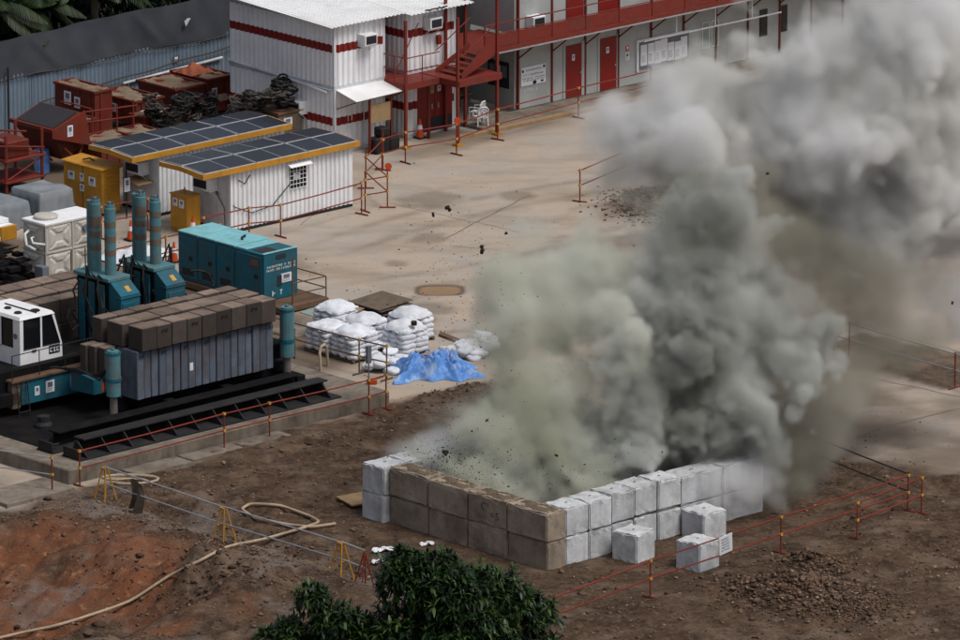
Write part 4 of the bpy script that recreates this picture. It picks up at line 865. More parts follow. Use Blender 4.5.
def concrete_block(label, u, v, z, w, d, h, mt, rot=0., group=None, mudcap=False):
    BC[0] += 1; me = block_mesh(w, d, h, seed=BC[0]); me.materials.append(M[mt])
    o = link(bpy.data.objects.new('concrete_block', me)); o.location = W(u, v, z); o.rotation_euler = (0, 0, SITE+rot)
    tag(o, label, 'concrete block', group or 'concrete blocks of the blast pen')
    b = MB(); b.tube([(w*.44, d*.5, h-.01), (w*.45, d*.5, h+.03), (w*.52, d*.5, h+.03), (w*.53, d*.5, h-.01)], .01, 5); b.build('lifting_hook', M['darksteel'], o)
    if mudcap:
        b = MB(); sd_ = BC[0]*3.1
        def top(s, t): e = min(s, 1-s, t, 1-t); return (w*(.04+.92*s), d*(.04+.92*t), h-.02 + min(1, e*6)*(.045+.05*math.sin(s*9+sd_)*math.sin(t*7+sd_)+.03*math.sin(s*23+t*17)))
        b.grid(top, 16, 10); b.build('soil_cap', M['mud'], o, True)
    return o
BH = .92; ORD = ['first', 'second', 'third', 'fourth', 'fifth', 'sixth', 'seventh']
for r_, rn in ((0, 'lower'), (1, 'upper')):
    concrete_block('clean white block at the left corner of the pen, %s course' % rn, -19.02+.02*r_, -15.96, r_*BH-.03, 1.05, 1.0, BH-.012, 'conc')
    for k in range(6):
        concrete_block('pale block of the %s course in the left pen wall, %s from the white corner' % (rn, ORD[k]), -17.94+k*1.02, -15.94+random.uniform(-.03, .03), r_*BH-.03, 1.0, .98, BH-.012, 'conc')
    for k in range(4):
        lb = 'long muddy brown block, %s course, %s from the white corner' % (rn, ORD[k])
        o = concrete_block(lb, -18.8+random.uniform(-.03, .03), -16.02-1.79*(k+1)+.03, r_*BH-.03+(.03 if k == 0 and r_ else 0), .8, 1.76, BH-.012, 'concbrown', R(random.uniform(-.6, .6)), mudcap=r_ == 1)
        if r_ and k == 2:
            b = MB()
            b.tube([(-.006, .95, .66), (-.006, 1.05, .7), (-.006, 1.14, .62), (-.006, 1.12, .5), (-.006, 1.03, .47)], .012, 4); b.bar((-.006, .88, .7), (-.006, .84, .62), .012, 4)
            b.bar((-.006, .72, .42), (-.006, .72, .3), .012, 4); b.bar((-.006, .64, .42), (-.006, .64, .3), .012, 4)
            b.tube([(-.006, .38, .46), (-.006, .48, .46), (-.006, .48, .37), (-.006, .4, .35), (-.006, .4, .26), (-.006, .52, .25)], .012, 4); tag(b.build('painted_mark', M['ink'], o), kind='stuff')
    for k in range(5):
        concrete_block('white block of the right pen wall, %s course, %s from the brown corner' % (rn, ORD[k]), -17.94+k*.99, -23.12+(.05 if k in (2, 3) else 0)+random.uniform(-.015, .015), r_*BH-.03+(.02*k if r_ else 0), .965, 1.0, BH-.012, 'conc', R(random.uniform(-.7, .7)))
    for k in range(2):
        concrete_block('long pale block half veiled by smoke beyond the white wall, %s course, %s along' % (rn, ORD[k]), -12.95+k*1.84, -23.05, r_*BH-.03, 1.8, .9, BH-.012, 'conc')
def loose(label, fl, ff, fr, size=.93, mt='conc'):
    p, q, s = (Vector(at(*x, BH)) for x in (fl, ff, fr)); d1 = (s-q); a = math.atan2(d1.y, d1.x)*.6
    u, v = q.x, q.y; return concrete_block(label, u, v, gz(u, v)-.08, size+.03, size+.03, BH+.05, mt, a, 'loose concrete blocks in front of the pen')
loose('loose white cube nearest the foot of the white pen wall', (611, 527.5), (636.8, 535), (655.8, 526))
loose('loose white cube standing at the end of the white pen wall', (680.5, 505), (703.8, 513.8), (725.5, 508), .98)
loose('loose white cube behind the red barrier, nearest the camera', (676, 537.5), (700, 544), (720.5, 536))

# ================================================================ BARRIERS
def barrier(label, pts, zs=(.62, 1.18), rails='red', posts='red', group='pipe barriers round the site', foot=True, post_h=None, skip=(), clamp=True, cat='barrier'):
    P = [Vector((u, v, (q[0] if q else gz(u, v)))) for u, v, *q in pts]
    t = thing('pipe_barrier', label, cat, P[0].x, P[0].y, P[0].z, 0, group); O = P[0]
    H = post_h or zs[-1]+.06
    for i, p in enumerate(P):
        if i in skip: continue
        d = (P[min(i+1, len(P)-1)]-P[max(0, i-1)]); d.z = 0; d.normalize(); n = Vector((-d.y, d.x, 0)); q = p-O
        b = MB(); b.bar(q+Vector((0, 0, -.1)), q+Vector((0, 0, H)), .026); po = b.build('post', M[posts], t)
        if foot: b = MB(); b.bar(q-n*.3+Vector((0, 0, .03)), q+n*.3+Vector((0, 0, .03)), .03); b.build('foot', M[posts], po)
        if clamp:
            b = MB()
            for z in zs: b.box(q.x-.045, q.x+.045, q.y-.045, q.y+.045, q.z+z-.04, q.z+z+.04)
            tag(b.build('clamp', M['yellowclamp'], po), kind='stuff')
    for z in zs:
        for p, q in zip(P[:-1], P[1:]):
            a, c = p-O, q-O; mid = (a+c)/2; off = Vector((0, 0, z)); sag = Vector((0, 0, -.003*(c-a).length))
            b = MB(); b.tube([a+off, mid+off+sag, c+off], .024); b.build('rail', M[rails], t)
    return t
fb = barrier('long red barrier in front of the skid beams and platform edge', [(-23.3, -6.35), (-17.2, -6.35), (-15.25, -6.35), (-10.9, -6.35), (-10.0, -6.2)])
b = MB(); b.cbox(-.09, .09, -.05, .05, 1.75, 2.35, .01); b.bar((0, 0, 1.0), (0, 0, 1.8), .022); ob = b.build('post_box', M['inkgrey'], fb, loc=(12.4, 0, 0))
barrier('short grey pipe rail at the left end of the platform', [(-25.6, -3.0), (-24.4, -6.3)], rails='galv', skip=(0,))
def trestle_barrier():
    P = [(-23.85, -8.25), (-24.4, -14.55), (-24.7, -20.3)]
    t = thing('trestle_barrier', 'grey scaffold pipes laid across three yellow trestles beside the trench', 'barrier', P[0][0], P[0][1], 0, 0, 'pipe barriers round the site')
    Z = [gz(*p) for p in P]
    L = [Vector((p[0]-P[0][0], p[1]-P[0][1], z)) for p, z in zip(P, Z)]; E = Vector((-24.55-P[0][0], -21.2-P[0][1], Z[2]-.1))
    for q in L:
        b = MB()
        for sx in (-.28, .28):
            for sy in (-.13, .13): b.bar(q+Vector((sx, sy*2.2, -.15)), q+Vector((sx*.15, sy*.6, 1.05)), .024)
        b.bar(q+Vector((-.15, -.15, .5)), q+Vector((.15, -.15, .5)), .02); b.bar(q+Vector((-.15, .15, .5)), q+Vector((.15, .15, .5)), .02); b.box(q.x-.09, q.x+.09, q.y-.1, q.y+.1, q.z+1.03, q.z+1.08)
        b.build('trestle', M['yellow'], t)
    for z, r in ((1.1, .028), (.55, .028)):
        S = L + [E]
        for a, c in zip(S[:-1], S[1:]): b = MB(); b.bar(a+Vector((0, 0, z)), c+Vector((0, 0, z-.02)), r, 8); b.build('pipe', M['galv'], t)
    b = MB()
    for sx in (-.25, .25): b.bar(E+Vector((sx, -.15, -.1)), E+Vector((0, 0, 1.05)), .024); b.bar(E+Vector((sx, .25, -.1)), E+Vector((0, 0, 1.05)), .024)
    b.build('trestle', M['red'], t)
trestle_barrier()
barrier('red barrier in front of the loose white cubes', [(-23.8, -28.3), (-18.5, -27.4), (-12.25, -26.75), (-6.2, -26.35)], skip=(0,))
barrier('short red barrier doubling the right end of the long one', [(-9.5, -27.35), (-6.0, -26.75)])
barrier('dark pipe barrier running back from the right corner behind the pen', [(-6.05, -26.2), (-5.2, -21.2), (-4.6, -17.2)], rails='darksteel', posts='darksteel', skip=(1,), clamp=False)
barrier('red barrier along the front of the nearer site cabin', [(-.6, 13.7), (1.5, 13.65), (2.6, 13.2), (6.9, 13.65)], skip=())
barrier('red barrier turning the corner at the end of the barred cabin', [(7.3, 13.9), (8.25, 13.75), (9.6, 16.4), (11.9, 18.0)], post_h=1.5)
barrier('red barrier running in front of the white and grey offices', [(11.95, 18.1), (13.25, 18.25), (15.5, 17.9), (18.2, 18.55), (22.8, 19.0), (28.5, 19.3)])
barrier('short red barrier in the middle of the yard at the edge of the smoke', [(13.9, 9.6), (20.2, 11.6)])
tb_ = barrier('grey rails on red posts crossing the far right of the yard', [(5.7, -10.2), (5.6, -12.2), (5.5, -17.2), (5.4, -22.5)], rails='galv', skip=(0,), clamp=False)
barrier('rusty barrier in front of the white sack stacks', [(-7.9, 2.3), (-7.75, -2.4), (-7.6, -3.6)], rails='brownskirt', posts='brownskirt')
barrier('red barrier along the back of the generator', [(-6.2, 12.4), (-3.4, 12.5), (-.8, 12.6)])
barrier('red barrier behind the tank beside the yellow cabinet', [(-4.2, 17.6), (-2.2, 17.4), (-.2, 17.2)])
for px, py in ((346+37, 163), (449.5, 126)):
    pass
def disc_sign(label, u, v, z):
    b = MB(); b.lathe([(.13, -.01), (.13, .01)], 14); o = b.build('round_marker', M['cone']); o.location = W(u, v, z); o.rotation_euler = (math.pi/2, 0, 0); tag(o, label, 'marker')
disc_sign('orange round marker on the barrier before the offices', 15.5, 17.85, 1.32); disc_sign('orange round marker on the cabin corner barrier', 8.25, 13.7, 1.55)
nt = MB(); nt.box(-.28, .28, -.012, .012, -.3, .3); ns = nt.build('notice_sheet', M['paper']); p_ = at(728, 543, .8); ns.location = W(-15.0, -27.1, .95); ns.rotation_euler = (R(6), R(-8), SITE); tag(ns, 'white notice sheet tied to the red barrier by the loose cubes', 'notice')
k = MB(); marks(k, -.2, .2, -.22, .24, -.014, 5, seed=91); tag(k.build('print', M['inkgrey'], ns), kind='stuff')

# ================================================================ SACKS, TARP, PALLETS, PLATES
def sack_mesh(seed):
    b = MB(); r = random.Random(seed); ph = [r.uniform(0, 6) for _ in range(4)]
    def fn(s, t):   # superellipsoid bag
        a = (s-.5)*2*math.pi; e = (t-.5)*math.pi; f = lambda c, p: math.copysign(abs(c)**p, c)
        x = .30*f(math.cos(e), .45)*f(math.cos(a), .5); y = .2*f(math.cos(e), .45)*f(math.sin(a), .5); z = .105*f(math.sin(e), .7)
        w = .02*math.sin(x*14+ph[0])*math.sin(y*17+ph[1]); return (x+w*.6, y+w*.5, z*(1-.35*(abs(x)/.3)**3)+w)
    b.grid(fn, 18, 8); return b.mesh('sack', M['sack'], True)
SM = [sack_mesh(i) for i in range(4)]
GS = 'shrink wrapped stacks of white sacks'
def sack_stack(label, u, v, rows=5, nx=2, ny=3, domed=True):
    t = thing('sack_stack', label, 'sack stack', u, v, 0, R(random.uniform(-3, 3)), GS)
    b = MB()
    for k in range(5): b.box(0, 1.2, .02+k*.27, .12+k*.27, .1, .125)
    for x in (.02, .55, 1.08): b.box(x, x+.1, 0, 1.2, .02, .099)
    b.build('pallet', M['wood'], t)
    for z in range(rows):
        for i in range(nx):
            for j in range(ny):
                if 0 < i < nx-1 and 0 < j < ny-1: continue
                sh = .93 if z == rows-1 else 1
                inst('sack', SM[(z+i+2*j) % 4], t, (.6+((i-(nx-1)/2)*.58)*sh+random.uniform(-.02, .02), .6+((j-(ny-1)/2)*.4)*sh+random.uniform(-.02, .02), .22+z*.165), (random.uniform(-.05, .05), random.uniform(-.05, .05), random.uniform(-.06, .06)), (1.06, 1.06, 1.12))
    top = .22+(rows-.5)*.165; b = MB(); s1, s2 = random.uniform(0, 9), random.uniform(0, 9)
    def cov(s, q):
        x, y = (s-.5)*1.2, (q-.5)*1.22; r = max(abs(x)/.62, abs(y)/.63); rr = (abs(x/.62)**3+abs(y/.63)**3)**(1/3)
        k = 1 if rr < 1 else 1/rr; z = top + (.2 if domed else .07)*(1-min(1, rr)**2.2) + .025*math.sin(x*11+s1)*math.sin(y*9+s2) + .012*math.sin(x*27+y*19)
        if rr > .86: z -= (rr-.86)*.75
        return (.6+x*k, .6+y*k, z)
    b.grid(cov, 22, 22); b.build('top_cover', M['sack'], t, True)
    return t
sack_stack('white sack stack nearest the skid beams, front row left', -7.15, -.1, domed=False)
sack_stack('white sack stack in the front row, just right of the first', -7.1, -1.35)
sack_stack('tall domed white sack stack in the back row beside the dark pallets', -5.75, .95, 6)
sack_stack('white sack stack in the middle with a torn brown patch', -5.75, -.4)
sack_stack('white sack stack with a dark hole next to the blue tarpaulin', -5.4, -2.0)
sack_stack('white sack stack at the far right of the back row', -4.1, -.9)
tp = MB(); tp._add([(0, 0, 0), (.3, .05, .03), (.34, .3, .02), (.05, .32, .04)], [(0, 1, 2, 3)]); t_ = tp.build('torn_paper', M['ply']); t_.location = W(-5.3, .3, 1.22); t_.rotation_euler = (0, 0, SITE); tag(t_, 'torn brown paper lying on the middle sack stack', 'paper scrap')
tp = MB(); tp.cbox(-.1, .1, -.08, .08, 0, .16, .03); t_ = tp.build('soil_lump', M['debris']); t_.location = W(-4.9, -2.0, 1.1); tag(t_, 'dark soil lump thrown onto the sack stack by the tarpaulin', 'soil lump')
def sack_heap(label, u, v, n, sx, sy):
    t = thing('sack_heap', label, 'sacks', u, v, 0, 0)
    for i in range(n): inst('sack', SM[i % 4], t, (random.uniform(0, sx), random.uniform(0, sy), .1+.12*(i % 3)), (random.uniform(-.2, .2), random.uniform(-.2, .2), random.uniform(0, 3)), (1.15, 1.15, 1.1))
sack_heap('flat heap of loose white sacks to the right of the tarpaulin', -3.9, -3.7, 26, 1.8, 1.4)
sack_heap('slumped white sacks filling the gap between the stacks', -6.0, -1.9, 14, .9, 2.6)
sack_heap('low heap of loose white sacks in front of the stacks', -7.2, -3.1, 16, 1.6, .8)
bt = MB()
def tarp(s, t):
    x, y = (s-.5)*2.7, (t-.5)*2.1; n = 0
    for k, (a, b_, c_) in enumerate(((2.1, 1.3, 0), (3.7, -2.9, 1), (6.1, 4.3, 2.2), (9.7, -7.1, 4), (14, 11, 1), (-5.2, 8.3, 3))): n += abs(math.sin(x*a+y*b_+c_+.6*math.sin(y*3+k)))/(k+1.6)
    e = min(s, 1-s, t, 1-t); z = .03 + min(1, e*5)*(.02+.42*n)*(1.1-.5*abs(t-.4)); ww = 1+.16*math.sin(t*9+1)+.1*math.sin(s*13)
    return (x*ww+.08*math.sin(y*8), y*(1+.14*math.sin(s*8+2)+.09*math.sin(s*19))+.06*math.sin(x*9), z)
bt.grid(tarp, 90, 70); o = bt.build('tarpaulin', M['blue']); o.location = W(-5.85, -4.0, .0); o.rotation_euler = (0, 0, SITE-R(30)); tag(o, 'crumpled blue tarpaulin thrown beside the white sacks', 'tarpaulin')
b = MB()
def patch(s, t): a = (.22+.1*math.sin(s*19))*t; q = s*2*math.pi; return (a*1.6*math.cos(q), a*math.sin(q), .06-.05*t+.02*math.sin(q*3)*t)
b.grid(patch, 18, 4); o = b.build('brown_sack', M['ply']); o.location = W(-5.5, -3.6, .55); o.rotation_euler = (0, 0, SITE); tag(o, 'flat brown sack lying in the folds of the blue tarpaulin', 'sack')
PS = thing('pallet_stack', 'stack of dark weathered pallets and boards beside the white sacks', 'pallets', -3.25, 1.45)
for k in range(4):
    for j in range(6): b = MB(); b.box(0, 1.5, j*.26, j*.26+.2, .0, .025); b.build('board', M['wood'], PS, loc=(random.uniform(-.06, .06), random.uniform(-.02, .02), .12+k*.15), rot=(random.uniform(-.02, .02), random.uniform(-.03, .03), random.uniform(-.03, .03)))
    for j in range(3): b = MB(); b.box(j*.68, j*.68+.12, 0, 1.5, 0, .09); b.build('bearer', M['blacksteel'], PS, loc=(0, 0, .02+k*.15))
b = MB(); b.box(-.05, 1.6, .0, 1.5, 0, .02); b.build('top_sheet', M['wood'], PS, loc=(0, .05, .63), rot=(.03, -.04, .05))
def flat(name, label, cat, pts, h, mt, z=0):
    b = MB(); b.prism([W(*p)[:2] for p in pts], 'z', z+.006, z+h); o = b.build(name, M[mt]); tag(o, label, cat)
flat('steel_plate', 'pale green sheet lying on the yard behind the sacks', 'sheet', [(-3.95, 3.3), (-2.45, 3.75), (-2.5, 5.2), (-3.9, 4.9)], .04, 'palegreen')
flat('steel_plate', 'pale grey sheet lying between generator and sacks', 'sheet', [(-6.2, 2.5), (-4.2, 2.6), (-4.3, 4.1), (-6.3, 3.9)], .035, 'concgrey')
flat('timber', 'long brown timber on the yard beside the smoke', 'timber', [at(440, 334), at(439, 337), at(473, 350), at(474, 347)], .1, 'brownskirt')
flat('plywood_sheet', 'plywood scrap on the soil by the white pen corner', 'board', [at(336, 502), at(352, 511), at(364, 509), at(364, 497)], .05, 'ply', gz(*at(350, 505))+.05)
b = MB(); b.tube([(0, 0, 0), (0, .05, .6), (.1, .1, .8), (.35, .2, .82), (.5, .25, .6), (.55, .25, .0)], .05, 8); o = b.build('bent_pipe', M['hose']); o.location = W(-8.4, -1.2, 0); o.rotation_euler = (0, 0, SITE); tag(o, 'bent tan pipe standing at the end of the skid beams', 'pipe')
b = MB()
for k in range(4): b.tube([(.45*math.cos(a*.4)*(1-.06*k), .35*math.sin(a*.4)*(1-.06*k), .08+.07*k) for a in range(17)], .04)
o = b.build('hose_coil', M['hose']); o.location = W(-9.3, .4, 0); tag(o, 'coiled tan hose on the yard behind the corner cylinder', 'hose')
b = MB(); b.cbox(-.15, .2, -.1, .1, 0, .18, .03); b.bar((-.2, 0, .1), (.4, .15, .22), .03); o = b.build('hand_tool', M['orange']); o.location = W(-8.3, -3.6, .02); tag(o, 'orange power tool on the ground by the end of the skid', 'tool')
# hose across the soil
def at_g(px, py):
    z = 0
    for _ in range(12): u, v = at(px, py, z); z = z*.5 + gz(u, v)*.5
    return u, v
hp = [(-6, 642), (60, 628), (130, 605), (170, 578), (225, 553), (300, 532), (320, 525), (310, 519), (280, 508), (250, 506.5), (241, 512), (255, 521), (290, 528), (312, 530), (340, 526)]
P = []
for (x0, y0), (x1, y1) in zip(hp[:-1], hp[1:]):
    for k in range(6): u, v = at_g(x0+(x1-x0)*k/6, y0+(y1-y0)*k/6); P.append(W(u, v, gz(u, v)+.09))
for _ in range(2): P = [P[0]]+[(P[i-1]+P[i]*2+P[i+1])/4 for i in range(1, len(P)-1)]+[P[-1]]
b = MB(); b.tube(P, .05, 8); tag(b.build('hose', M['hose'], None, True), 'tan hose snaking over the soil and looping by the trench', 'hose')
P = [Vector((.5*math.cos(a*.5)*(1+.05*a), .4*math.sin(a*.5), .08+.01*a)) for a in range(22)]
b = MB(); b.tube(P, .045); u, v = at(133, 488); o = b.build('hose_coil', M['hose']); o.location = W(u, v, gz(u, v)+.05); tag(o, 'small hose coil beside the first yellow trestle', 'hose')
b = MB()
def cloth(s, t): return ((s-.5)*.55+.1*math.sin(t*4), .15*math.sin(s*7)*t, -t*1.0+.05*math.sin(s*5))
b.grid(cloth, 10, 12); u, v = at(143, 490); o = b.build('cloth', M['ply']); o.data.materials[0] = M['wood']; o.location = W(-24.0, -9.9, gz(-24, -9.9)+1.1); o.rotation_euler = (0, 0, SITE-R(90)); tag(o, 'grey cloth hanging over the pipe rail by the first trestle', 'cloth')
for lb, px, py, s_ in (('white plastic litter on the soil in front of the brown wall', 383, 551, .3), ('small white litter beside the rust red trestle', 379, 563, .2), ('white litter scrap under the brown wall by the tree', 427, 546, .2)):
    u, v = at(px, py); b = MB()
    def lit(s, t): q = s*6.28; return (t*s_*(1+.4*math.sin(q*2))*math.cos(q), t*s_*.7*(1+.3*math.cos(q*3))*math.sin(q), .05*math.sin(q*3+t*5)+.07)
    b.grid(lit, 14, 4); o = b.build('litter', M['paper']); o.location = W(u, v, gz(u, v)); tag(o, lb, 'litter')

# ================================================================ SKIPS, COILS AND STORES AT THE BACK
def skip_box(label, u, v, z, w, d, h, mt='skip', taper=.0, fill=True, rot=0, group='red steel skips along the hoarding', notes=()):
    t = thing('steel_skip', label, 'skip', u, v, z, rot, group); b = MB(); e = taper
    b.hexa([(e, e, 0), (w-e, e, 0), (w-e, d-e, 0), (e, d-e, 0), (0, 0, h), (w, 0, h), (w, d, h), (0, d, h)]); b.build('skip_body', M[mt], t)
    b = MB()
    for x0, x1, y0, y1 in ((-.05, w+.05, -.05, .04), (-.05, w+.05, d-.04, d+.05), (-.05, .04, .041, d-.041), (w-.04, w+.05, .041, d-.041)): b.box(x0, x1, y0, y1, h+.003, h+.08)
    b.build('rim', M[mt], t)
    if fill:
        b = MB(); sd_ = random.uniform(0, 9)
        b.grid(lambda s, q: (.05+s*(w-.1), .05+q*(d-.1), h+.03+.06*math.sin(s*7+sd_)*math.sin(q*8+sd_)+.03*math.sin(s*19+q*23)), 14, 14); b.build('dried_mud', M['skipdirt'], t, True)
    b = MB()
    for k in range(max(1, int(w/.6))): x = .25+k*.6; b.box(x, x+.07, -.04, -.002, .05, h-.02) if not e else None
    for k in range(max(1, int(d/.6))): y = .25+k*.6; b.box(-.04, -.002, y, y+.07, .05, h-.02) if not e else None
    if b.v: tag(b.build('stiffener', M[mt], t), kind='stuff')
    for (f, p, zz, ww, hh) in notes: notice(t, *( (p, -.05, zz) if f == 'r' else (-.05, p, zz)), ww, hh, f, seed=int(p*50))
    return t
skip_box('red skip with dried mud and white notices, left of the pair at the hoarding', 8.6, 28.1, .45, 1.35, 2.3, .85, notes=(('r', .3, .2, .25, .35), ('l', 1.2, .35, .25, .32)))
skip_box('red skip with sloped sides between the two other mud topped skips', 11.0, 28.6, .4, 1.5, 2.2, .9, taper=.12, notes=(('r', .5, .15, .22, .3),))
sk3 = skip_box('red skip under a heap of orange sheeting next to the white office', 12.95, 29.0, .45, 1.3, 2.1, .85, notes=(('r', .3, .15, .25, .4),))
b = MB(); b.grid(lambda s, q: ((s-.5)*1.2, (q-.5)*1.1, .38*(1-abs(s-.5)*1.9)*(1-abs(q-.5)*1.9)+.07*math.sin(s*17)*math.sin(q*13)), 16, 16); o = b.build('sheeting', M['sheet']); o.location = W(13.4, 30.3, 1.38); o.rotation_euler = (0, 0, SITE); tag(o, 'heap of orange sheeting on the right hand red skip', 'sheeting')
skip_box('tall red cupboard sized box with two white notices', 6.6, 28.1, 0, .85, 2.3, 2.0, fill=True, notes=(('l', 1.5, 1.35, .4, .5), ('l', .95, 1.3, .32, .42)))
skip_box('long low red tray full of dried mud in front of the skips', 8.3, 27.3, .6, 4.7, .8, .3)
skip_box('low red skip with mud crust in front of the tall red box', 4.2, 24.9, .1, 1.8, 1.6, .85)
skip_box('second low red skip beside the mud crusted one by the hut roof', 6.3, 25.3, .1, 1.3, 1.5, .75)
skip_box('narrow red skip between the hopper and the tall red box', 4.9, 27.4, .1, 1.2, 1.9, 1.1)
b = MB()
for k in range(10): b.box(random.uniform(7.8, 9), random.uniform(9.5, 13), 0, random.uniform(.3, 1.2), k*.04, k*.04+.036) if False else b.cbox(7.5+random.uniform(0, 5), 8.6+random.uniform(.5, 5), 27.6+random.uniform(0, 1), 28.2+random.uniform(.5, 2), .02+.04*k, .055+.04*k, .005)
o = b.build('scrap_boards', M['wood']); o.rotation_euler = (0, 0, SITE); tag(o, 'loose dark boards under the red skips', 'boards', kind='stuff')
HP = thing('tipping_hopper', 'red hopper tipped on its side with an open dark mouth', 'skip', 2.3, 25.4, 0, 0, 'red steel skips along the hoarding')
b = MB(); b.hexa([(.75, .3, .5), (1.7, .3, .9), (1.7, 2.0, .9), (.75, 2.0, .5), (0, 0, 1.75), (1.35, 0, 2.25), (1.35, 2.3, 2.25), (0, 2.3, 1.75)]); b.build('hopper_body', M['skip'], HP)
b = MB(); b.hexa([(-.08, -.08, 1.5), (1.75, -.08, .95), (1.75, -.02, .95), (-.08, -.02, 1.5), (-.08, -.08, 1.8), (1.5, -.08, 2.3), (1.5, -.02, 2.3), (-.08, -.02, 1.8)]); b.hexa([(-.1, -.09, 1.7), (-.02, -.09, 1.7), (-.02, 2.4, 1.7), (-.1, 2.4, 1.7), (-.1, -.09, 1.83), (-.02, -.09, 1.86), (-.02, 2.4, 1.86), (-.1, 2.4, 1.83)]); b.build('rim', M['skip'], HP)
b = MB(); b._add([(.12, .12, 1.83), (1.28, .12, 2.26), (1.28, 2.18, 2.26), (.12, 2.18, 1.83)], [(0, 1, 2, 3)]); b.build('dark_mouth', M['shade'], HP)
b = MB(); b.bar((1.5, .1, .95), (.9, .1, 0), .05); b.bar((1.5, 2.1, .95), (.9, 2.1, 0), .05); b.bar((.6, .1, 1.0), (1.7, .1, 0), .05); b.bar((.6, 2.1, 1.0), (1.7, 2.1, 0), .05); tag(b.build('stand', M['redsteel'], HP), kind='stuff')
notice(HP, .75, -.085, 1.45, .26, .42, seed=95)
RK = thing('steel_rack', 'red steel rack with trays at the left edge', 'rack', -.6, 24.6)
for x in (0, 1.7):
    for y in (0, 1.5): b = MB(); b.bar((x, y, 0), (x, y, 2.2), .06); b.build('upright', M['redsteel'], RK)
for z in (.4, 1.2): b = MB(); b.cbox(-.1, 1.8, -.1, 1.6, z, z+.08, .01); b.build('shelf', M['redsteel'], RK)
b = MB(); b.bar((-.5, 1.5, 2.3), (2.2, 1.5, 1.75), .04); b.bar((-.5, 0, 1.9), (1.8, 0, 1.5), .035); b.bar((0, 0, .5), (1.7, 0, 1.15), .03); b.build('brace', M['redsteel'], RK)
b = MB(); b.cbox(.1, 1.2, .1, 1.4, 1.285, 1.9, .04); b.build('red_bin', M['skip'], RK)
b = MB(); b.bar((0, 0, 2.0), (0, 1.5, 2.0), .03); b.build('guard', M['galv'], RK)
DF = thing('drying_frame', 'tangle of red guard rails behind the hopper and skips', 'rails', 5.2, 26.6)
for x in (0, 1.2, 2.0): b = MB(); b.bar((x, 0, 0), (x, 0, 1.9), .035); b.build('post', M['redsteel'], DF)
for z in (1.0, 1.45, 1.85): b = MB(); b.bar((-.3, 0, z), (2.2, 0, z-.15), .03); b.build('rail', M['redsteel'], DF)
b = MB(); b.tube([(0, 0, 1.9), (-.2, .8, 2.0), (-.3, 1.4, 2.0), (-.3, 1.7, 1.2)], .03); b.build('rail', M['redsteel'], DF)
b = MB(); b.lathe([(.28, 0), (.29, .3), (.28, .32), (.29, .6), (.28, .85), (.25, .86)], 16); o = b.build('drum', M['blue']); o.location = W(*at(42, 172), 0); tag(o, 'blue plastic drum under the tipped hopper', 'drum')
def coils(label, u, v, z, n, s=1.):
    t = thing('cable_coils', label, 'cable coils', u, v, z)
    for k in range(n):
        b = MB(); r = random.uniform(.22, .46)*s; P = []
        for q in range(46): a = q*.52; rr = r*(1+.25*math.sin(a*2.3+k)+random.uniform(-.12, .12)); P.append((rr*math.cos(a), rr*math.sin(a), .07*math.sin(a*1.7+k)+q*.004))
        b.tube(P, .038, 5); b.build('coil', M['rubber' if k % 3 else 'cable'], t, loc=(random.uniform(0, 1.3)*s, random.uniform(0, 1.2)*s, .08+.1*k), rot=(random.uniform(-.4, .4), random.uniform(-.4, .4), 0))
coils('heap of black and dusty cable coils in front of the red tray', 8.5, 26.4, .62, 10, .9)
coils('second heap of tangled cable coils in front of the red tray', 9.9, 26.4, .6, 9, .9)
b = MB(); b.cbox(-.2, 3.0, -.2, 1.1, 0, .6, .03); o = b.build('crate', M['wood']); o.location = W(8.3, 26.2, 0); o.rotation_euler = (0, 0, SITE); tag(o, 'long low dark crate carrying the cable coils by the tray', 'crate')
CR = thing('store_bin', 'dark olive bin with a white notice beside the white office wall', 'bin', 10.85, 22.6)
b = MB(); b.cbox(0, 1.15, 0, 1.2, .05, 1.45, .03); b.build('bin_body', M['wood'], CR); b = MB(); b.box(-.06, 1.2, -.06, 1.26, 1.453, 1.53); b.build('bin_lid', M['brownskirt'], CR); notice(CR, .45, -.02, .95, .42, .34, seed=97)
coils('black cable coils piled on the olive bin by the white office', 10.9, 22.7, 1.54, 9, .8)
coils('dusty black cable coils heaped on the pallet left of the olive bin', 9.6, 22.9, 1.2, 10, .9)
b = MB(); b.cbox(-.2, 1.1, -.2, 1.2, 0, 1.15, .03); o = b.build('crate', M['wood']); o.location = W(9.5, 22.9, 0); o.rotation_euler = (0, 0, SITE); tag(o, 'dark crate under the coils left of the olive bin', 'crate')
b = MB(); b.cbox(0, .7, 0, .5, 0, .6, .05); b.cbox(.8, 1.3, .1, .6, 0, .5, .05); b.cbox(.3, .75, .05, .5, .605, .95, .05); o = b.build('rubble_bags', M['rubber']); o.location = W(13.3, 19.9, 0); o.rotation_euler = (0, 0, SITE); tag(o, 'black plastic bags piled under the white canopy', 'bags', kind='stuff')
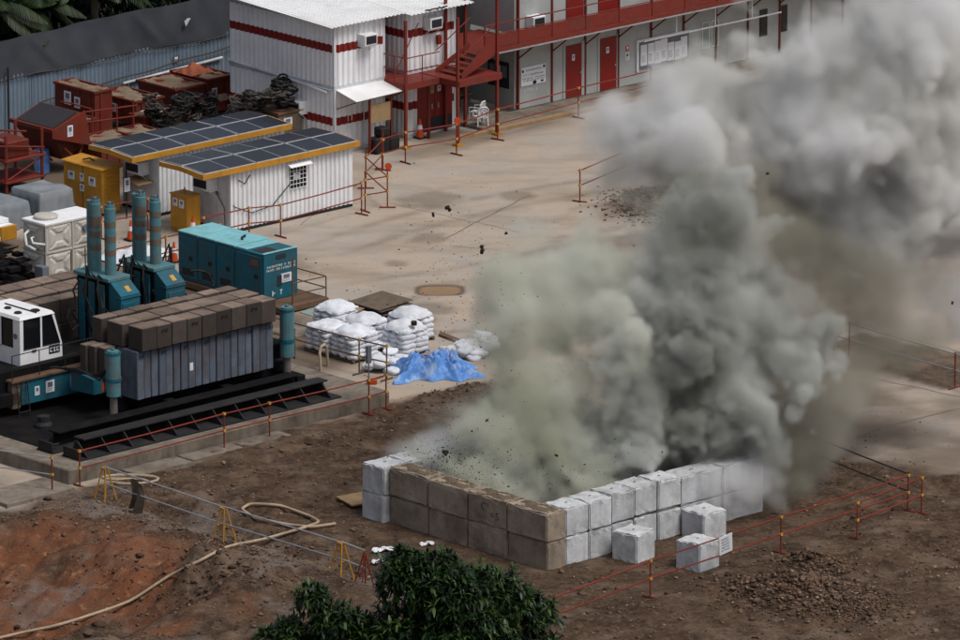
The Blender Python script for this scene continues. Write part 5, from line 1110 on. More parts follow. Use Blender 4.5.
# grey tarpaulins, white boards and junk at the left
def covered(label, u, v, w, d, h, mt='greytarp', rot=0):
    b = MB(); s1 = random.uniform(0, 9)
    def fn(s, t):
        x, y = s*2-1, t*2-1; e = max(abs(x), abs(y)); f = .72
        if e < f: z = h+.05*math.sin(x*4+s1)*math.sin(y*5); k = 1
        else: q = (e-f)/(1-f); z = h*(1-q)*1.0+.01; k = (f/e)*(1+.13*q)*(1+.05*math.sin((x-y)*14+s1)*q)
        return ((x*k/f*.5+.5)*w, (y*k/f*.5+.5)*d, max(.01, z))
    b.grid(fn, 30, 30); o = b.build('covered_load', M[mt], None, True); o.location = W(u, v, 0); o.rotation_euler = (0, 0, SITE+rot); tag(o, label, 'tarpaulin'); return o
covered('grey tarpaulin over a load beside the yellow cabinet', -2.55, 20.35, 1.5, 1.6, 1.15)
covered('grey tarpaulin over a flatter load at the left edge', -4.6, 20.6, 1.7, 2.3, .95)
covered('light grey sheet over a low load at the left edge below the white boards', -11.9, 10.6, 1.5, 1.4, .75)
WBX = thing('board_stack', 'stack of white insulated boards with a yellow foam end', 'boards', -7.9, 16.6)
for k in range(4):
    b = MB(); b.cbox(0, 1.1, 0, 4.5, 1.0+k*.16, 1.15+k*.16, .01); b.build('board', M['white'], WBX, loc=(random.uniform(-.05, .05), random.uniform(-.1, .1)+(.3 if k == 3 else 0), 0))
b = MB(); b.cbox(.35, 1.06, -.12, -.0, .98, 1.5, .02); b.build('foam_end', M['yellow'], WBX)
for k in range(5): b = MB(); b.cbox(0, 1.3, .1*k, 4.6, .7-.06*k-.25, .75-.06*k-.25, .004); b.build('plank', M['wood'], WBX, loc=(random.uniform(-.1, .1), 0, .2))
b = MB()
for k in range(60): x, y, z = random.uniform(0, 1.6), random.uniform(0, 3.5), random.uniform(.1, .8); b.cbox(x, x+random.uniform(.2, .6), y, y+random.uniform(.2, .7), z, z+random.uniform(.05, .2), .01)
o = b.build('scrap', M['blacksteel']); o.location = W(-9.3, 13.9, 0); o.rotation_euler = (0, 0, SITE); tag(o, 'dark scrap heap between the tank and the white boards', 'scrap', kind='stuff')
b = MB(); b.grid(lambda s, t: ((s-.5)*2.6, (t-.5)*1.6, .25*math.sin(s*3.14)*math.sin(t*3.14)+.06*math.sin(s*21)*math.sin(t*17)+.03), 26, 18); o = b.build('plastic_sheet', M['sack'], None, True); o.location = W(-3.0, 14.6, .02); o.rotation_euler = (0, 0, SITE); tag(o, 'crumpled white plastic sheet between tank and small yellow cabinet', 'plastic sheet')
def cone_(label, u, v):
    t = thing('traffic_cone', label, 'traffic cone', u, v, 0.01, 0, 'orange traffic cones')
    b = MB(); b.cbox(-.2, .2, -.2, .2, 0, .04, .01); b.build('cone_base', M['rubber'], t); b = MB(); b.lathe([(.15, .041), (.03, .72), (.02, .73)], 14); c = b.build('cone_body', M['cone'], t)
    b = MB(); b.lathe([(.103, .34), (.077, .5)], 14); b.build('white_sleeve', M['paper'], c)
cone_('orange traffic cone between the jacks and the small yellow cabinet', *at(131, 240)); cone_('orange traffic cone behind the generator', *at(174, 262)); cone_('orange traffic cone at the foot of the red double door', *at(420, 138)); cone_('orange traffic cone against the small yellow cabinet', *at(193, 236))
# ================================================================ LOOSE GROUND, FLYING SOIL, VEGETATION
def rocks(name, label, U, V, S, mt, sink=.25, zoff=None):
    n = len(U); base = np.array([(1,0,0),(-1,0,0),(0,1,0),(0,-1,0),(0,0,1),(0,0,-1),(.62,.62,.5),(-.62,.62,.45),(.6,-.62,.5),(-.62,-.6,.5)])
    tri = np.array([(0,6,8),(0,2,6),(2,7,6),(2,1,7),(1,9,7),(1,3,9),(3,8,9),(3,0,8),(4,8,6),(4,6,7),(4,7,9),(4,9,8),(5,2,0),(5,1,2),(5,3,1),(5,0,3)])
    P = base[None]*(1+RNG.uniform(-.5, .45, (n, 10, 1)))*(S*1.0)[:, None, None]*np.stack([RNG.uniform(.7, 1.3, n), RNG.uniform(.7, 1.3, n), RNG.uniform(.45, .9, n)], -1)[:, None]
    a = RNG.uniform(0, 6.28, n); c, s = np.cos(a)[:, None], np.sin(a)[:, None]; x = P[..., 0]*c - P[..., 1]*s; y = P[..., 0]*s + P[..., 1]*c
    z = ground_z(U, V) + S*sink if zoff is None else zoff
    V3 = np.stack([x + (U*CA - V*SA)[:, None], y + (U*SA + V*CA)[:, None], P[..., 2] + z[:, None]], -1).reshape(-1, 3)
    F = (tri[None] + (np.arange(n)*10)[:, None, None]).reshape(-1, 3)
    tone = np.repeat(RNG.random(n), 10)
    o = link(bpy.data.objects.new(name, big_mesh(name, V3, F, M[mt], False, dict(tone=tone)))); return tag(o, label, kind='stuff')
def tone_mat(m, lo, hi):     # each loose piece its own shade, from the piece's own number
    t = m.node_tree; b = t.nodes['Principled BSDF']; src = b.inputs['Base Color'].links[0].from_socket
    a = t.nodes.new('ShaderNodeAttribute'); a.attribute_name = 'tone'; r = t.nodes.new('ShaderNodeMapRange'); r.inputs[3].default_value = lo; r.inputs[4].default_value = hi
    h = t.nodes.new('ShaderNodeHueSaturation'); t.links.new(a.outputs['Fac'], r.inputs[0]); t.links.new(r.outputs[0], h.inputs['Value']); t.links.new(src, h.inputs['Color']); t.links.new(h.outputs[0], b.inputs['Base Color'])
tone_mat(M['stone'], .35, 2.0); tone_mat(M['clod'], .5, 1.6)
n = 60000; U = RNG.uniform(-36, 0, n); V = RNG.uniform(-36, -5.5, n)
d = dirt_mask(U, V); dens = d*(.12 + .5*sstep(.1, .6, fbm(U, V, 2.0, 4, 200))) + .9*np.exp(-((U+24.3)/1.2)**2)*sstep(-6.5, -8, V)*sstep(-19, -15, V) + .35*sstep(-13.5, -10.5, U)*sstep(-8.6, -6.6, V)*sstep(-5.6, -6.4, V)
pen = (U > -19.3) & (U < -9.2) & (V > -23.4) & (V < -14.8); plat = (U > -23.6) & (U < -9.4) & (V > -6.9)
keep = (RNG.random(n) < dens) & ~pen & ~plat; U, V = U[keep], V[keep]
rocks('gravel', 'pale stones and grit scattered over the brown soil', U, V, np.clip(RNG.lognormal(-3.65, .5, len(U)), .012, .13), 'stone')
n = 30000; U = RNG.uniform(-36, -3, n); V = RNG.uniform(-36, -6, n); d = dirt_mask(U, V)
dens = d*.25*sstep(0, .5, fbm(U, V, 1.5, 4, 220)) + .9*np.exp(-((U+28)/2.3)**2-((V+18.5)/2.6)**2) + .2*np.exp(-((U+22.6)/.9)**2)*sstep(-8, -9, V)
pen = (U > -19.3) & (U < -9.2) & (V > -23.4) & (V < -14.8); plat = (U > -23.6) & (U < -9.4) & (V > -6.9)
keep = (RNG.random(n) < dens) & ~pen & ~plat; U, V = U[keep], V[keep]
rocks('soil_clods', 'dark clods of dug soil beside the trench and the pit', U, V, np.clip(RNG.lognormal(-3.15, .5, len(U)), .02, .17), 'clod', .1)
U = np.concatenate([RNG.normal(c, s, k) for c, s, k in ((-15.2, .8, 7000), (-12.6, .5, 1000), (-16, .7, 900), (15.9, .9, 900), (14.3, .6, 500))]); V = np.concatenate([RNG.normal(c, s, k) for c, s, k in ((-31.2, 1.3, 7000), (-28.6, .65, 1000), (-30., .9, 900), (8.2, .7, 900), (6.6, .5, 500))])
rocks('rubble', 'heaps of broken brown soil in front of the red barrier', U, V, np.clip(RNG.lognormal(-3.45, .5, len(U)), .02, .13), 'clod', .2)
q_ = RNG.random(len(U)) < .16; U, V = U[q_]+RNG.normal(0, .25, q_.sum()), V[q_]+RNG.normal(0, .25, q_.sum())
rocks('rubble', 'paler stones showing on the heaps of broken soil', U, V, np.clip(RNG.lognormal(-3.5, .5, len(U)), .015, .12), 'stone', .5)

n = 9000; U = RNG.uniform(-9, 16, n); V = RNG.uniform(-22, 18, n); k_ = (RNG.random(n) < .06+.5*sstep(.1, .6, fbm(U, V, 2.5, 4, 240))) & (dirt_mask(U, V) < .5); U, V = U[k_], V[k_]
rocks('grit', 'fine grit and litter scattered over the concrete yard', U, V, np.clip(RNG.lognormal(-4.1, .45, len(U)), .01, .06), 'stone', .3)
# soil thrown up by the blast: the larger lumps one by one, the spray as one thing
def lump(label, px, py, Y, s):
    p = puff_at(px, py, Y); b = MB(); r = random.Random(px)
    for k in range(3): q = Vector((r.uniform(-.6, .6), r.uniform(-.5, .5), r.uniform(-.7, .7)))*s; b.lathe([(.1*s, q.z-.5*s), (.5*s*r.uniform(.6, 1.2), q.z-.2*s), (.55*s*r.uniform(.6, 1.1), q.z+.2*s), (.1*s, q.z+.5*s)], 6, (q.x, q.y))
    o = b.build('flying_lump', M['debris']); o.location = p; o.rotation_euler = (r.uniform(-1, 1), r.uniform(-1, 1), 0); tag(o, label, 'soil lump', 'soil lumps thrown up by the blast')
def puff_at(px, py, Y):
    d = ray(px, py); t = (Y + CAM_D)/d.y; return np.array([d.x*t, Y, CAM_H + d.z*t])
for lb, px, py, s in (('largest dark soil lump flying over the yard', 448.5, 209, .13), ('small dark soil lump flying left of the largest one', 434, 214.5, .09), ('ragged dark soil lump flying at the tip of the broken joint', 482, 249.5, .14), ('dark soil lump flying just above the green smoke', 506.5, 234, .07),
    ('dark soil lump flying in front of the smoke over the brown wall', 445.5, 453, .14), ('dark soil lump flying low over the third brown block', 557, 455, .07), ('dark soil lump low over the sack stacks', 399.5, 305, .06), ('dark soil lump flying past the right end of the sack heap', 487, 421, .06), ('dark soil lump against the pale smoke plume', 768, 174, .07), ('dark soil lump flying low at the right side of the yard', 952, 302, .07)):
    lump(lb, px, py, -28 if py > 400 else -24, s)
def spray(cx, cy, sx, sy, n, Y, smax):
    P = []; S = []
    for _ in range(n): P.append(puff_at(RNG.normal(cx, sx), RNG.normal(cy, sy), Y + RNG.normal(0, .8))); S.append(min(smax, RNG.lognormal(-4.4, .5)))
    return P, S
PP, SS = [], []
for a in ((445, 458, 22, 16, 420, -28.5, .04), (470, 470, 30, 12, 260, -28.5, .035), (448, 245, 26, 26, 170, -25, .03), (480, 300, 30, 30, 130, -25, .025), (430, 330, 30, 40, 90, -25, .03), (560, 480, 40, 14, 150, -28, .03), (640, 455, 30, 16, 60, -27, .03), (470, 400, 35, 30, 110, -27, .03)):
    p, s = spray(*a); PP += p; SS += s
PP = np.array(PP); SS = np.array(SS); uu = PP[:, 0]*CA + PP[:, 1]*SA; vv = -PP[:, 0]*SA + PP[:, 1]*CA
rocks('flying_soil', 'spray of dark soil specks thrown up by the blast', uu, vv, SS, 'debris', zoff=PP[:, 2])

def leaf_material(name, c0, c1, rough=.45):
    m = bpy.data.materials.new(name); m.use_nodes = True; t = m.node_tree; b = t.nodes['Principled BSDF']; b.inputs['Roughness'].default_value = rough; b.inputs['Specular IOR Level'].default_value = .3
    a = t.nodes.new('ShaderNodeAttribute'); a.attribute_name = 'tone'; r = t.nodes.new('ShaderNodeValToRGB'); r.color_ramp.elements[0].color = c0+(1,); r.color_ramp.elements[1].color = c1+(1,); r.color_ramp.elements[0].position = .25
    t.links.new(a.outputs['Fac'], r.inputs[0]); t.links.new(r.outputs[0], b.inputs['Base Color']); return m
M['leaf'] = leaf_material('mango_leaf', (.007, .019, .006), (.055, .105, .018)); M['leafd'] = leaf_material('dark_leaf', (.005, .011, .006), (.02, .038, .015)); M['palm'] = leaf_material('palm_leaf', (.006, .014, .006), (.035, .055, .016)); M['bark'] = mat('bark', (.09, .07, .05), .9, (.03, .025, .02), .5, 4., .2, bump=.4)
def leaves(name, parent, C, D, L, k, mt, droop=.6, wid=.24, tone0=None):
    # k leaves round every tip C (outward direction D), each a folded strip of two quads
    n = len(C); C = np.repeat(C, k, 0); D = np.repeat(D, k, 0); N_ = n*k
    r = RNG.normal(0, 1, (N_, 3)); d = D*.55 + r*.75; d[:, 2] -= droop*RNG.random(N_); d /= np.linalg.norm(d, axis=1, keepdims=True)
    up = np.array([0, 0, 1.]); s = np.cross(d, up); s /= np.linalg.norm(s, axis=1, keepdims=True) + 1e-6; nn = np.cross(s, d)
    ln = L*RNG.uniform(.45, 1.3, N_)[:, None]; w = ln*wid
    a = C; m_ = C + d*ln*.5 + nn*ln*.08; e = C + d*ln - np.array([0, 0, .22])*ln*droop
    V = np.stack([a - s*w*.25, a + s*w*.25, m_ + s*w*.6 - nn*w*.15, m_ - s*w*.6 - nn*w*.15, e + s*w*.1, e - s*w*.1], 1).reshape(-1, 3)
    q = np.arange(N_)[:, None]*6; F = np.concatenate([q + np.array([0, 1, 2, 3]), q + np.array([3, 2, 4, 5])], 0)
    base = np.repeat(RNG.random(n) if tone0 is None else tone0, k); tone = np.clip(base*.65 + RNG.random(N_)*.35, 0, 1)
    me = big_mesh(name, V, F, M[mt], False, dict(tone=np.repeat(tone, 6))); return inst(name, me, parent)
def tree(label, x, y, z0, lobes, n, L, k, mt, trunk=.16, group=None, name='leafy_tree', droop=.6):
    t = link(bpy.data.objects.new(name, None)); t.location = (x, y, z0); tag(t, label, 'tree', group)
    Cs, Ds, Ts = [], [], []; vol = sum(r**2 for *_, r in lobes)
    for lx, ly, lz, r in lobes:
        m_ = int(n*r*r/vol); d = RNG.normal(0, 1, (m_, 3)); d /= np.linalg.norm(d, axis=1, keepdims=True); d[:, 2] = np.where(RNG.random(m_) < .6, np.abs(d[:, 2]), d[:, 2])
        bump = 1 + .22*np.sin(d[:, 0]*5+lx*9)*np.sin(d[:, 1]*6+ly*7)*np.cos(d[:, 2]*5)
        rr = r*(RNG.random(m_)**.28)*bump*np.where(RNG.random(m_) < .12, 1.14, 1.)
        Cs.append(np.array([lx, ly, lz]) + d*rr[:, None]*np.array([1, 1, .85])); Ds.append(d); Ts.append(np.clip(RNG.random(m_)**2.4, 0, 1))
    leaves('crown', t, np.concatenate(Cs), np.concatenate(Ds), L, k, mt, droop, tone0=np.concatenate(Ts))
    b = MB(); zt = min(l[2] for l in lobes); cx = sum(l[0]*l[3] for l in lobes)/sum(l[3] for l in lobes); cy = sum(l[1]*l[3] for l in lobes)/sum(l[3] for l in lobes)
    top = Vector((cx*.5, cy*.5, zt*.7)); b.tube([(0, 0, -.5), (cx*.2, cy*.2, zt*.35), top], [trunk*1.25, trunk, trunk*.8], 8)
    for lx, ly, lz, r in lobes: b.tube([top, Vector((lx*.6+cx*.2, ly*.6, (lz+zt*.7)/2)), (lx, ly, lz)], [trunk*.6, trunk*.4, trunk*.15], 6)
    b.build('trunk', M['bark'], t, True); return t
Yt = -38.5; zg = -.3
def lobe_at(px, py, r, dy=0, ox=0): p = puff_at(px, py, Yt+dy); return (p[0]-ox, dy, p[2]-zg, r)
ox = puff_at(455, 640, Yt)[0]
tree('dark green leafy tree with drooping leaves at the bottom centre', ox, Yt, zg, [lobe_at(412, 585, 1.05, 0, ox), lobe_at(452, 600, 1.1, -.6, ox), lobe_at(490, 597, 1.05, .2, ox), lobe_at(525, 615, .9, 0, ox), lobe_at(468, 640, 1.5, -.9, ox), lobe_at(405, 640, 1.1, -.4, ox), lobe_at(535, 655, .8, -.3, ox), lobe_at(440, 566, .55, .2, ox), lobe_at(400, 562, .45, .2, ox)], 2300, .3, 9, 'leaf')
ox = puff_at(330, 650, Yt)[0]
tree('smaller dark green tree to the left of the large one at the bottom', ox, Yt, zg, [lobe_at(312, 600, .5, 0, ox), lobe_at(335, 625, .75, -.2, ox), lobe_at(290, 635, .55, 0, ox), lobe_at(365, 632, .6, .2, ox), lobe_at(268, 640, .35, 0, ox), lobe_at(330, 655, .9, -.4, ox), lobe_at(283, 655, .6, -.3, ox)], 900, .28, 9, 'leaf', .1)
# trees beyond the hoarding
for lb, px, h_, r, dv in (('dark tree behind the palm beyond the hoarding', 20, 5.4, 1.7, 4), ('dark tree right of the palm beyond the hoarding', 62, 5.6, 1.6, 5), ('dark tree in the middle above the hoarding netting', 118, 5.4, 1.6, 4.5), ('dark tree above the hoarding nearer the white office', 158, 5.6, 1.5, 6.), ('dark tree beside the white office beyond the hoarding', 200, 5.4, 1.6, 5.), ('dark leafy tree farthest left beyond the hoarding', -25, 5.4, 1.8, 4.5)):
    u, v = at(px, 30, 3.6); k = (32.0+dv) ; u = u + (k - v)*math.tan(R(90)-SITE)*0 ; w = W(u, v, 0); dd = (32+dv-v); w = w + Vector((0, 1, 0))*dd/CA
    tree(lb, w.x, w.y, 0, [(0, 0, h_, r), (r*.7, .3, h_-.6, r*.8), (-r*.7, -.2, h_-.5, r*.8), (.2, 0, h_-1.7, r*1.2), (-.9, .6, h_-2.4, r*1.1), (1., .5, h_-2.6, r*1.1), (.0, .7, h_-3.6, r*1.3), (-1.2, .9, h_-3.8, r), (1.2, .9, h_-3.8, r), (0, -.3, h_+1.2, r*.8)], 1300, .36, 7, 'leafd', .2, 'trees beyond the hoarding')
def palm(label, px, py, Y, z0, n, L):
    p = puff_at(px, py, Y); t = link(bpy.data.objects.new('palm_tree', None)); t.location = (p[0], p[1], 0); tag(t, label, 'palm', 'palms beyond the hoarding')
    b = MB(); b.tube([(0, 0, -.3), (.1, 0, p[2]*.5), (0, 0, p[2])], [.2, .16, .15], 10); b.build('trunk', M['bark'], t, True)
    for k in range(n):
        a = k*2.4+RNG.uniform(-.2, .2); el = R(RNG.uniform(-15, 60)); P = []; Lk = L*RNG.uniform(.8, 1.1)
        for j in range(9): s = j/8; P.append(Vector((math.cos(a)*math.cos(el)*s*Lk, math.sin(a)*math.cos(el)*s*Lk, p[2] + math.sin(el)*s*Lk - .75*s*s*Lk*.75)))
        vs, tn, fs = [], [], []
        for j in range(1, 30):
            s = j/30; q = s*8; i = min(7, int(q)); c = P[i].lerp(P[i+1], q-i); tg = (P[i+1]-P[i]).normalized(); sd_ = tg.cross(Vector((0, 0, 1))).normalized(); ll = L*.3*math.sin(math.pi*(.12+.86*s))
            for g in (-1, 1):
                e = c + sd_*g*ll*.8 + tg*ll*.5 - Vector((0, 0, ll*.45)); wv = tg*.035; b0 = len(vs); m_ = c.lerp(e, .5)+Vector((0, 0, ll*.1)); vs += [c-wv, c+wv, m_+wv, m_-wv, e+wv*.3, e-wv*.3]; fs += [(b0, b0+1, b0+2, b0+3), (b0+3, b0+2, b0+4, b0+5)]; tn += [RNG.random()*.5+.5*s]*6
        inst('frond', big_mesh('frond', np.array([tuple(x) for x in vs]), np.array(fs), M['palm'], False, dict(tone=np.array(tn))), t)
palm('palm with fronds hanging over the dark netting at the top left', 30, 2, 30.4, 0, 26, 2.2); palm('palm with a dark trunk standing behind the netting', 92, -38, 32.4, 0, 14, 2.2); palm('palm partly cut by the top left corner of the view', -10, 2, 28.8, 0, 18, 2.2)
# ================================================================ SMOKE (real volumes, one grid each)
def smoke_material(name, stops, absorb, mult, aniso=.1):
    m = bpy.data.materials.new(name); m.use_nodes = True; t = m.node_tree; N = t.nodes; L = t.links; N.clear()
    o = N.new('ShaderNodeOutputMaterial'); v = N.new('ShaderNodeVolumePrincipled'); L.new(v.outputs[0], o.inputs['Volume'])
    a = N.new('ShaderNodeAttribute'); a.attribute_name = 'density'
    x = N.new('ShaderNodeMath'); x.operation = 'MULTIPLY'; x.inputs[1].default_value = mult
    L.new(a.outputs['Fac'], x.inputs[0]); L.new(x.outputs[0], v.inputs['Density'])
    v.inputs['Density Attribute'].default_value = ''
    v.inputs['Anisotropy'].default_value = aniso
    g = N.new('ShaderNodeTexCoord'); n = N.new('ShaderNodeTexNoise'); n.inputs['Scale'].default_value = .32; n.inputs['Detail'].default_value = 3
    L.new(g.outputs['Object'], n.inputs[0])
    r = N.new('ShaderNodeValToRGB'); r.color_ramp.elements[0].position = .38; r.color_ramp.elements[1].position = .62
    for e, c in zip(r.color_ramp.elements, stops): e.color = c + (1,)
    L.new(n.outputs[0], r.inputs[0]); L.new(r.outputs[0], v.inputs['Color'])
    v.inputs['Absorption Color'].default_value = absorb + (1,)
    return m
def volume_nodes(shape, lo, hi, material):
    ng = bpy.data.node_groups.new('fill_smoke', 'GeometryNodeTree')
    ng.interface.new_socket('Geometry', in_out='INPUT', socket_type='NodeSocketGeometry'); ng.interface.new_socket('Geometry', in_out='OUTPUT', socket_type='NodeSocketGeometry')
    N, L = ng.nodes, ng.links
    gi, go = N.new('NodeGroupInput'), N.new('NodeGroupOutput'); vc = N.new('GeometryNodeVolumeCube')
    vc.inputs['Min'].default_value = lo; vc.inputs['Max'].default_value = hi
    for k, s in zip('XYZ', shape): vc.inputs['Resolution '+k].default_value = s
    p = N.new('GeometryNodeInputPosition')
    def vm(op, a, b):
        x = N.new('ShaderNodeVectorMath'); x.operation = op
        for i, q in enumerate((a, b)):
            if q is None: continue
            if hasattr(q, 'is_linked'): L.new(q, x.inputs[i])
            else: x.inputs[i].default_value = q
        return x.outputs[0]
    d = [(h-l)/(s-1) for l, h, s in zip(lo, hi, shape)]
    q = vm('FLOOR', vm('ADD', vm('DIVIDE', vm('SUBTRACT', p.outputs[0], tuple(lo)), tuple(d)), (.5,)*3), None)
    sx = N.new('ShaderNodeSeparateXYZ'); L.new(q, sx.inputs[0])
    # x*(ny*nz)+y*nz+z kept exact as integers
    def im(op, a, b):
        x = N.new('FunctionNodeIntegerMath'); x.operation = op
        for i, s in enumerate((a, b)):
            if hasattr(s, 'is_linked'): L.new(s, x.inputs[i])
            else: x.inputs[i].default_value = s
        return x.outputs[0]
    idx = im('ADD', im('ADD', im('MULTIPLY', sx.outputs[0], shape[1]*shape[2]), im('MULTIPLY', sx.outputs[1], shape[2])), sx.outputs[2])
    na = N.new('GeometryNodeInputNamedAttribute'); na.data_type = 'FLOAT'; na.inputs[0].default_value = 'soot'
    si = N.new('GeometryNodeSampleIndex'); si.data_type = 'FLOAT'; si.domain = 'POINT'; si.clamp = True
    L.new(gi.outputs[0], si.inputs['Geometry']); L.new(na.outputs[0], si.inputs['Value']); L.new(idx, si.inputs['Index'])
    L.new(si.outputs[0], vc.inputs['Density'])
    sm = N.new('GeometryNodeSetMaterial'); sm.inputs['Material'].default_value = material
    L.new(vc.outputs[0], sm.inputs[0]); L.new(sm.outputs[0], go.inputs[0])
    return ng
VOX = .1
def make_smoke(name, label, puffs, material, edge, warp, bil, floor=.15, thin=.35, k=3., seed=1, VOX=.1):
    global RNG; RNG = np.random.default_rng(seed)
    C = np.array([puff_at(a, b, Y) for a, b, Y, r, *_ in puffs]); Rr = np.array([q[3] for q in puffs]); Dn = np.array([q[4] if len(q) > 4 else 1. for q in puffs])
    lo = (C - Rr[:, None]).min(0) - 1.1; hi = (C + Rr[:, None]).max(0) + 1.1; lo[2] = max(lo[2], .05); hi[0] = min(hi[0], 20.5); hi[2] = min(hi[2], 19.5)
    sh = tuple(int((h-l)/VOX)+1 for l, h in zip(lo, hi)); ext = hi-lo
    ax = [np.linspace(l, h, s, dtype=np.float32) for l, h, s in zip(lo, hi, sh)]
    X, Y, Z = np.meshgrid(*ax, indexing='ij')
    for sc_, am in warp:
        X = X + am*noise3(sh, ext, sc_); Y = Y + am*noise3(sh, ext, sc_); Z = Z + am*noise3(sh, ext, sc_)
    num = np.zeros(sh, np.float32); den = np.zeros(sh, np.float32)
    for c, r, d in zip(C, Rr, Dn):
        s = r - np.sqrt((X-c[0])**2 + (Y-c[1])**2 + (Z-c[2])**2); e = np.exp(np.clip(k*s, -40, 40)); num += e; den += e*d
    S = np.log(num + 1e-20)/k; D = den/(num + 1e-20)
    for sc_, am in bil: S = S + am*(np.abs(noise3(sh, ext, sc_)) - .8)
    eg = edge*(1+.75*np.clip(noise3(sh, ext, 1.9), -.8, 1.8)); rho = sstep(0, 1, S/eg)*D*(1 - thin*sstep(-.4, 1.2, noise3(sh, ext, 1.7)))
    Zt = ax[2][None, None, :]; rho = rho*sstep(.0, floor, Zt - lo[2])
    for a in range(3):     # nothing touches the grid's own faces
        q = np.arange(sh[a]); w = np.clip(np.minimum(q, sh[a]-1-q)/4., 0, 1).astype(np.float32); s_ = [1, 1, 1]; s_[a] = -1; rho = rho*w.reshape(s_)
    n = rho.size; me = bpy.data.meshes.new(name); me.vertices.add(n)
    a = me.attributes.new('soot', 'FLOAT', 'POINT'); a.data.foreach_set('value', np.ascontiguousarray(rho, np.float32).ravel()); me.materials.append(material)
    o = link(bpy.data.objects.new(name, me)); md = o.modifiers.new('fill', 'NODES'); md.node_group = volume_nodes(sh, tuple(float(q) for q in lo), tuple(float(q) for q in hi), material)
    tag(o, label, kind='stuff'); print('SMOKE', name, sh, n); return o

dense = [(718,222,-22.3,1.5),(690,222,-22.3,1.0),(668,262,-22.4,1.25),(806,335,-22,1.05),(738,440,-22.8,1.35),(700,455,-23.2,.95),(640,290,-22.6,1.0),(770,390,-22.2,1.1),(722,232,-22,1.6),(674,230,-22,1.15),(762,240,-21.5,.95),(694,300,-22.5,1.95),(752,310,-22,1.8),(650,322,-22.8,1.15),(725,378,-23,2.2),(660,385,-23.2,1.75),
         (786,345,-22.5,1.0),(625,375,-23.2,1.0),(635,425,-23.4,1.2),(700,430,-23,1.5),(757,405,-22.6,.85),(640,455,-24.0,.9),(670,455,-23.8,.9),(610,478,-24.6,.5)]
green = [(545,290,-22,1.9),(515,335,-22.6,1.15),(565,250,-21.6,1.3),(605,262,-21.8,1.2),(528,385,-23.4,1.55),(484,400,-23.8,1.05),(452,418,-24,.75),(462,450,-24.4,.95),(505,440,-24.8,1.3),(505,262,-22,.7),(440,440,-24,.6),(575,330,-22.8,1.4),(500,295,-22,.6),
         (470,470,-25.8,.8),(500,478,-26,.7),(560,222,-21.4,.6,.6),(640,250,-21.6,.8,.7),(600,345,-23.8,1.15),(585,400,-24.2,1.2),(560,440,-24.8,1.1),(600,445,-24.8,.8),(560,478,-25.6,.8),(590,476,-25.4,.65),(535,490,-26.1,.55),(570,490,-25.8,.5),(622,300,-23.4,.8,.8)]
upper = [(985,215,-15.6,1.5),(965,190,-15.8,1.6),(604,118,-18,.95),(636,150,-18.2,1.15),(672,128,-18,1.4),(690,172,-18,1.2),(830,240,-17,1.9),(790,225,-17.4,1.7),(880,190,-16.5,2.2),(940,215,-16,1.9),(810,165,-16.6,1.6),(950,120,-16,1.7),(760,160,-17,1.3),(900,130,-16,1.8),(860,160,-16.4,1.6),(935,285,-16.5,1.4),(880,285,-17,1.2),(965,300,-16,1.3),(625,150,-18.4,.9),(708,95,-18,1.15),(618,105,-18,1.3),(664,100,-18,1.25),(606,98,-18.3,.8),(700,130,-18,1.9),(735,72,-17.6,1.2),(775,85,-17.5,1.9),(812,30,-17,1.5),(862,5,-16.5,2.0),(840,110,-17,2.8),(905,50,-16,2.2),(945,95,-15.5,1.6),(930,180,-16,2.4),(868,215,-17,2.2),
         (800,185,-17.5,2.1),(735,170,-18,1.4),(965,245,-15.5,1.6),(970,165,-15,1.7),(680,150,-18,1.2),(905,255,-16.5,1.6),(640,130,-18.5,1.1),(598,112,-18.5,.8,.7)]
veil = [(752,472,-23.9,.8,1.3),(770,455,-23.4,.8,1.3),(722,470,-24.2,.6,1.3),(940,320,-16.6,1.4),(965,275,-16.5,1.6),(985,235,-16,1.6),(915,345,-17,1.1,.6),(805,420,-21.6,1.2),(822,365,-21.2,1.1),(785,470,-22,1.05),(765,505,-22.6,.8),(815,310,-20.8,1.2),(700,470,-23.6,.8),(740,500,-23.2,.8),(840,320,-18.3,1.6),(870,300,-17.8,1.5),(815,275,-19,1.6),(905,310,-17.2,1.2),(720,205,-19.5,1.4),(785,250,-19.5,1.7),(830,310,-18.5,1.6),(880,260,-18.5,1.5),(800,300,-19,2.0),(800,360,-19.5,1.8),(800,425,-20,1.5),(785,470,-20.5,1.4),(760,495,-21.4,1.1),(850,270,-18.5,1.9),(690,190,-18.5,1.2),(760,210,-18.5,1.7),(900,290,-17,1.4),(830,240,-18,1.9),(740,450,-21.5,1.5),(790,500,-21.5,.9),(640,185,-19,1.,.5)]
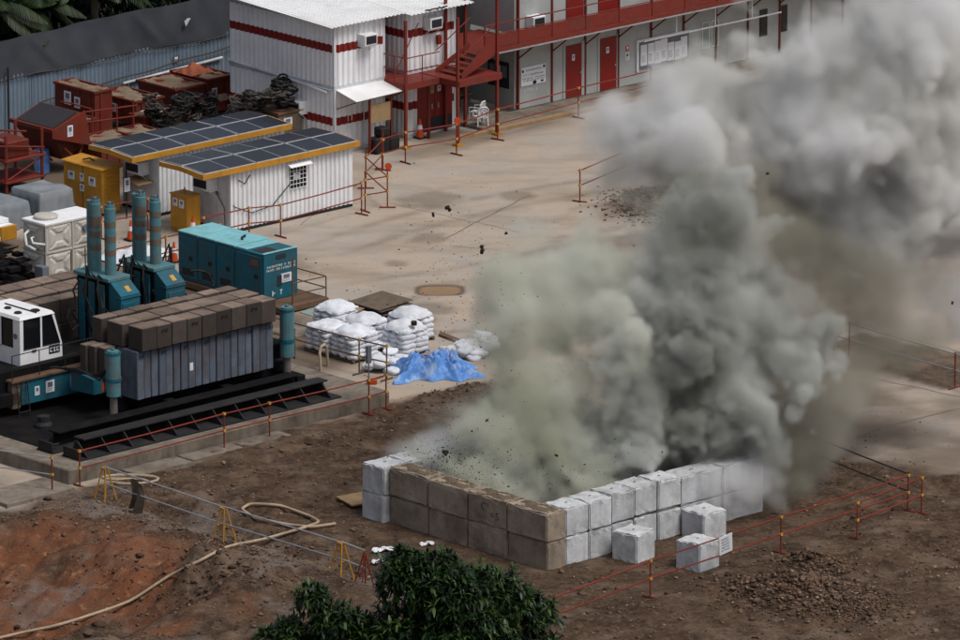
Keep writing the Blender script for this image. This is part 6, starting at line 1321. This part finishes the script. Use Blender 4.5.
wisp = [(745,478,-24.7,.6,.9),(765,490,-24.6,.45,.45),(715,488,-25,.5,.7),(432,446,-22.6,.85,2.5),(412,455,-22.9,.55,2.2),(455,455,-23.5,.7,1.5),(395,462,-23,.35,1.2),(720,478,-24.2,.75,1.4),(742,462,-23.8,.55,1.4),(690,482,-24.8,.5,1.2),(755,480,-23.8,.6,.8),(405,512,-26.2,.5,.5),(430,520,-27.2,.45,.4),(640,485,-25.8,.4,.6),(430,470,-26,.4,.5),(660,500,-26.4,.4,.5),(600,500,-26.8,.4,.5),(705,500,-24.6,.5,.6)]
make_smoke('smoke', 'dense dark grey smoke boiling up out of the block pen', dense, smoke_material('dark_grey_smoke', [(.34,.355,.32), (.66,.685,.66)], (.2,.2,.2), 4.0), .65, [(2.2,.34),(1.0,.18),(.5,.1),(.25,.05)], [(1.4,.3),(.75,.26),(.4,.18),(.22,.1),(.12,.05)], thin=.5, seed=21, VOX=.075)
make_smoke('smoke', 'pale olive green smoke spilling over the left side of the block pen', green, smoke_material('greenish_smoke', [(.56,.58,.5), (.76,.785,.745)], (.3,.3,.2), 3.0), 1.1, [(2.0,.34),(.8,.18),(.4,.1),(.2,.05)], [(1.3,.34),(.65,.25),(.34,.18),(.18,.09)], thin=.5, seed=32, VOX=.08)
make_smoke('smoke', 'pale grey smoke plume drifting off at the top right', upper, smoke_material('pale_grey_smoke', [(.7,.7,.67), (.86,.87,.88)], (.3,.3,.3), 3.0), 1.35, [(2.6,.45),(1.2,.27),(.55,.15),(.28,.07)], [(1.8,.3),(.95,.26),(.5,.2),(.26,.13)], thin=.5, seed=43)
make_smoke('smoke', 'thin brownish smoke, shade put into its colour, hanging behind the dark smoke column', veil, smoke_material('shaded_brown_smoke', [(.3,.295,.24), (.42,.415,.36)], (.3,.28,.26), 1.5), 1.4, [(2.2,.4),(.9,.2)], [(1.6,.4),(.7,.25),(.35,.1)], thin=.6, seed=54)  # brown smoke colour darkened to paint the shade behind the dense column
make_smoke('smoke', 'white wisps of dust along the foot of the pen walls', wisp, smoke_material('white_dust', [(.85,.87,.9), (.9,.9,.92)], (.3,.3,.3), .9), .8, [(.8,.2),(.4,.1)], [(.7,.25),(.35,.15),(.18,.06)], thin=.5, seed=65)
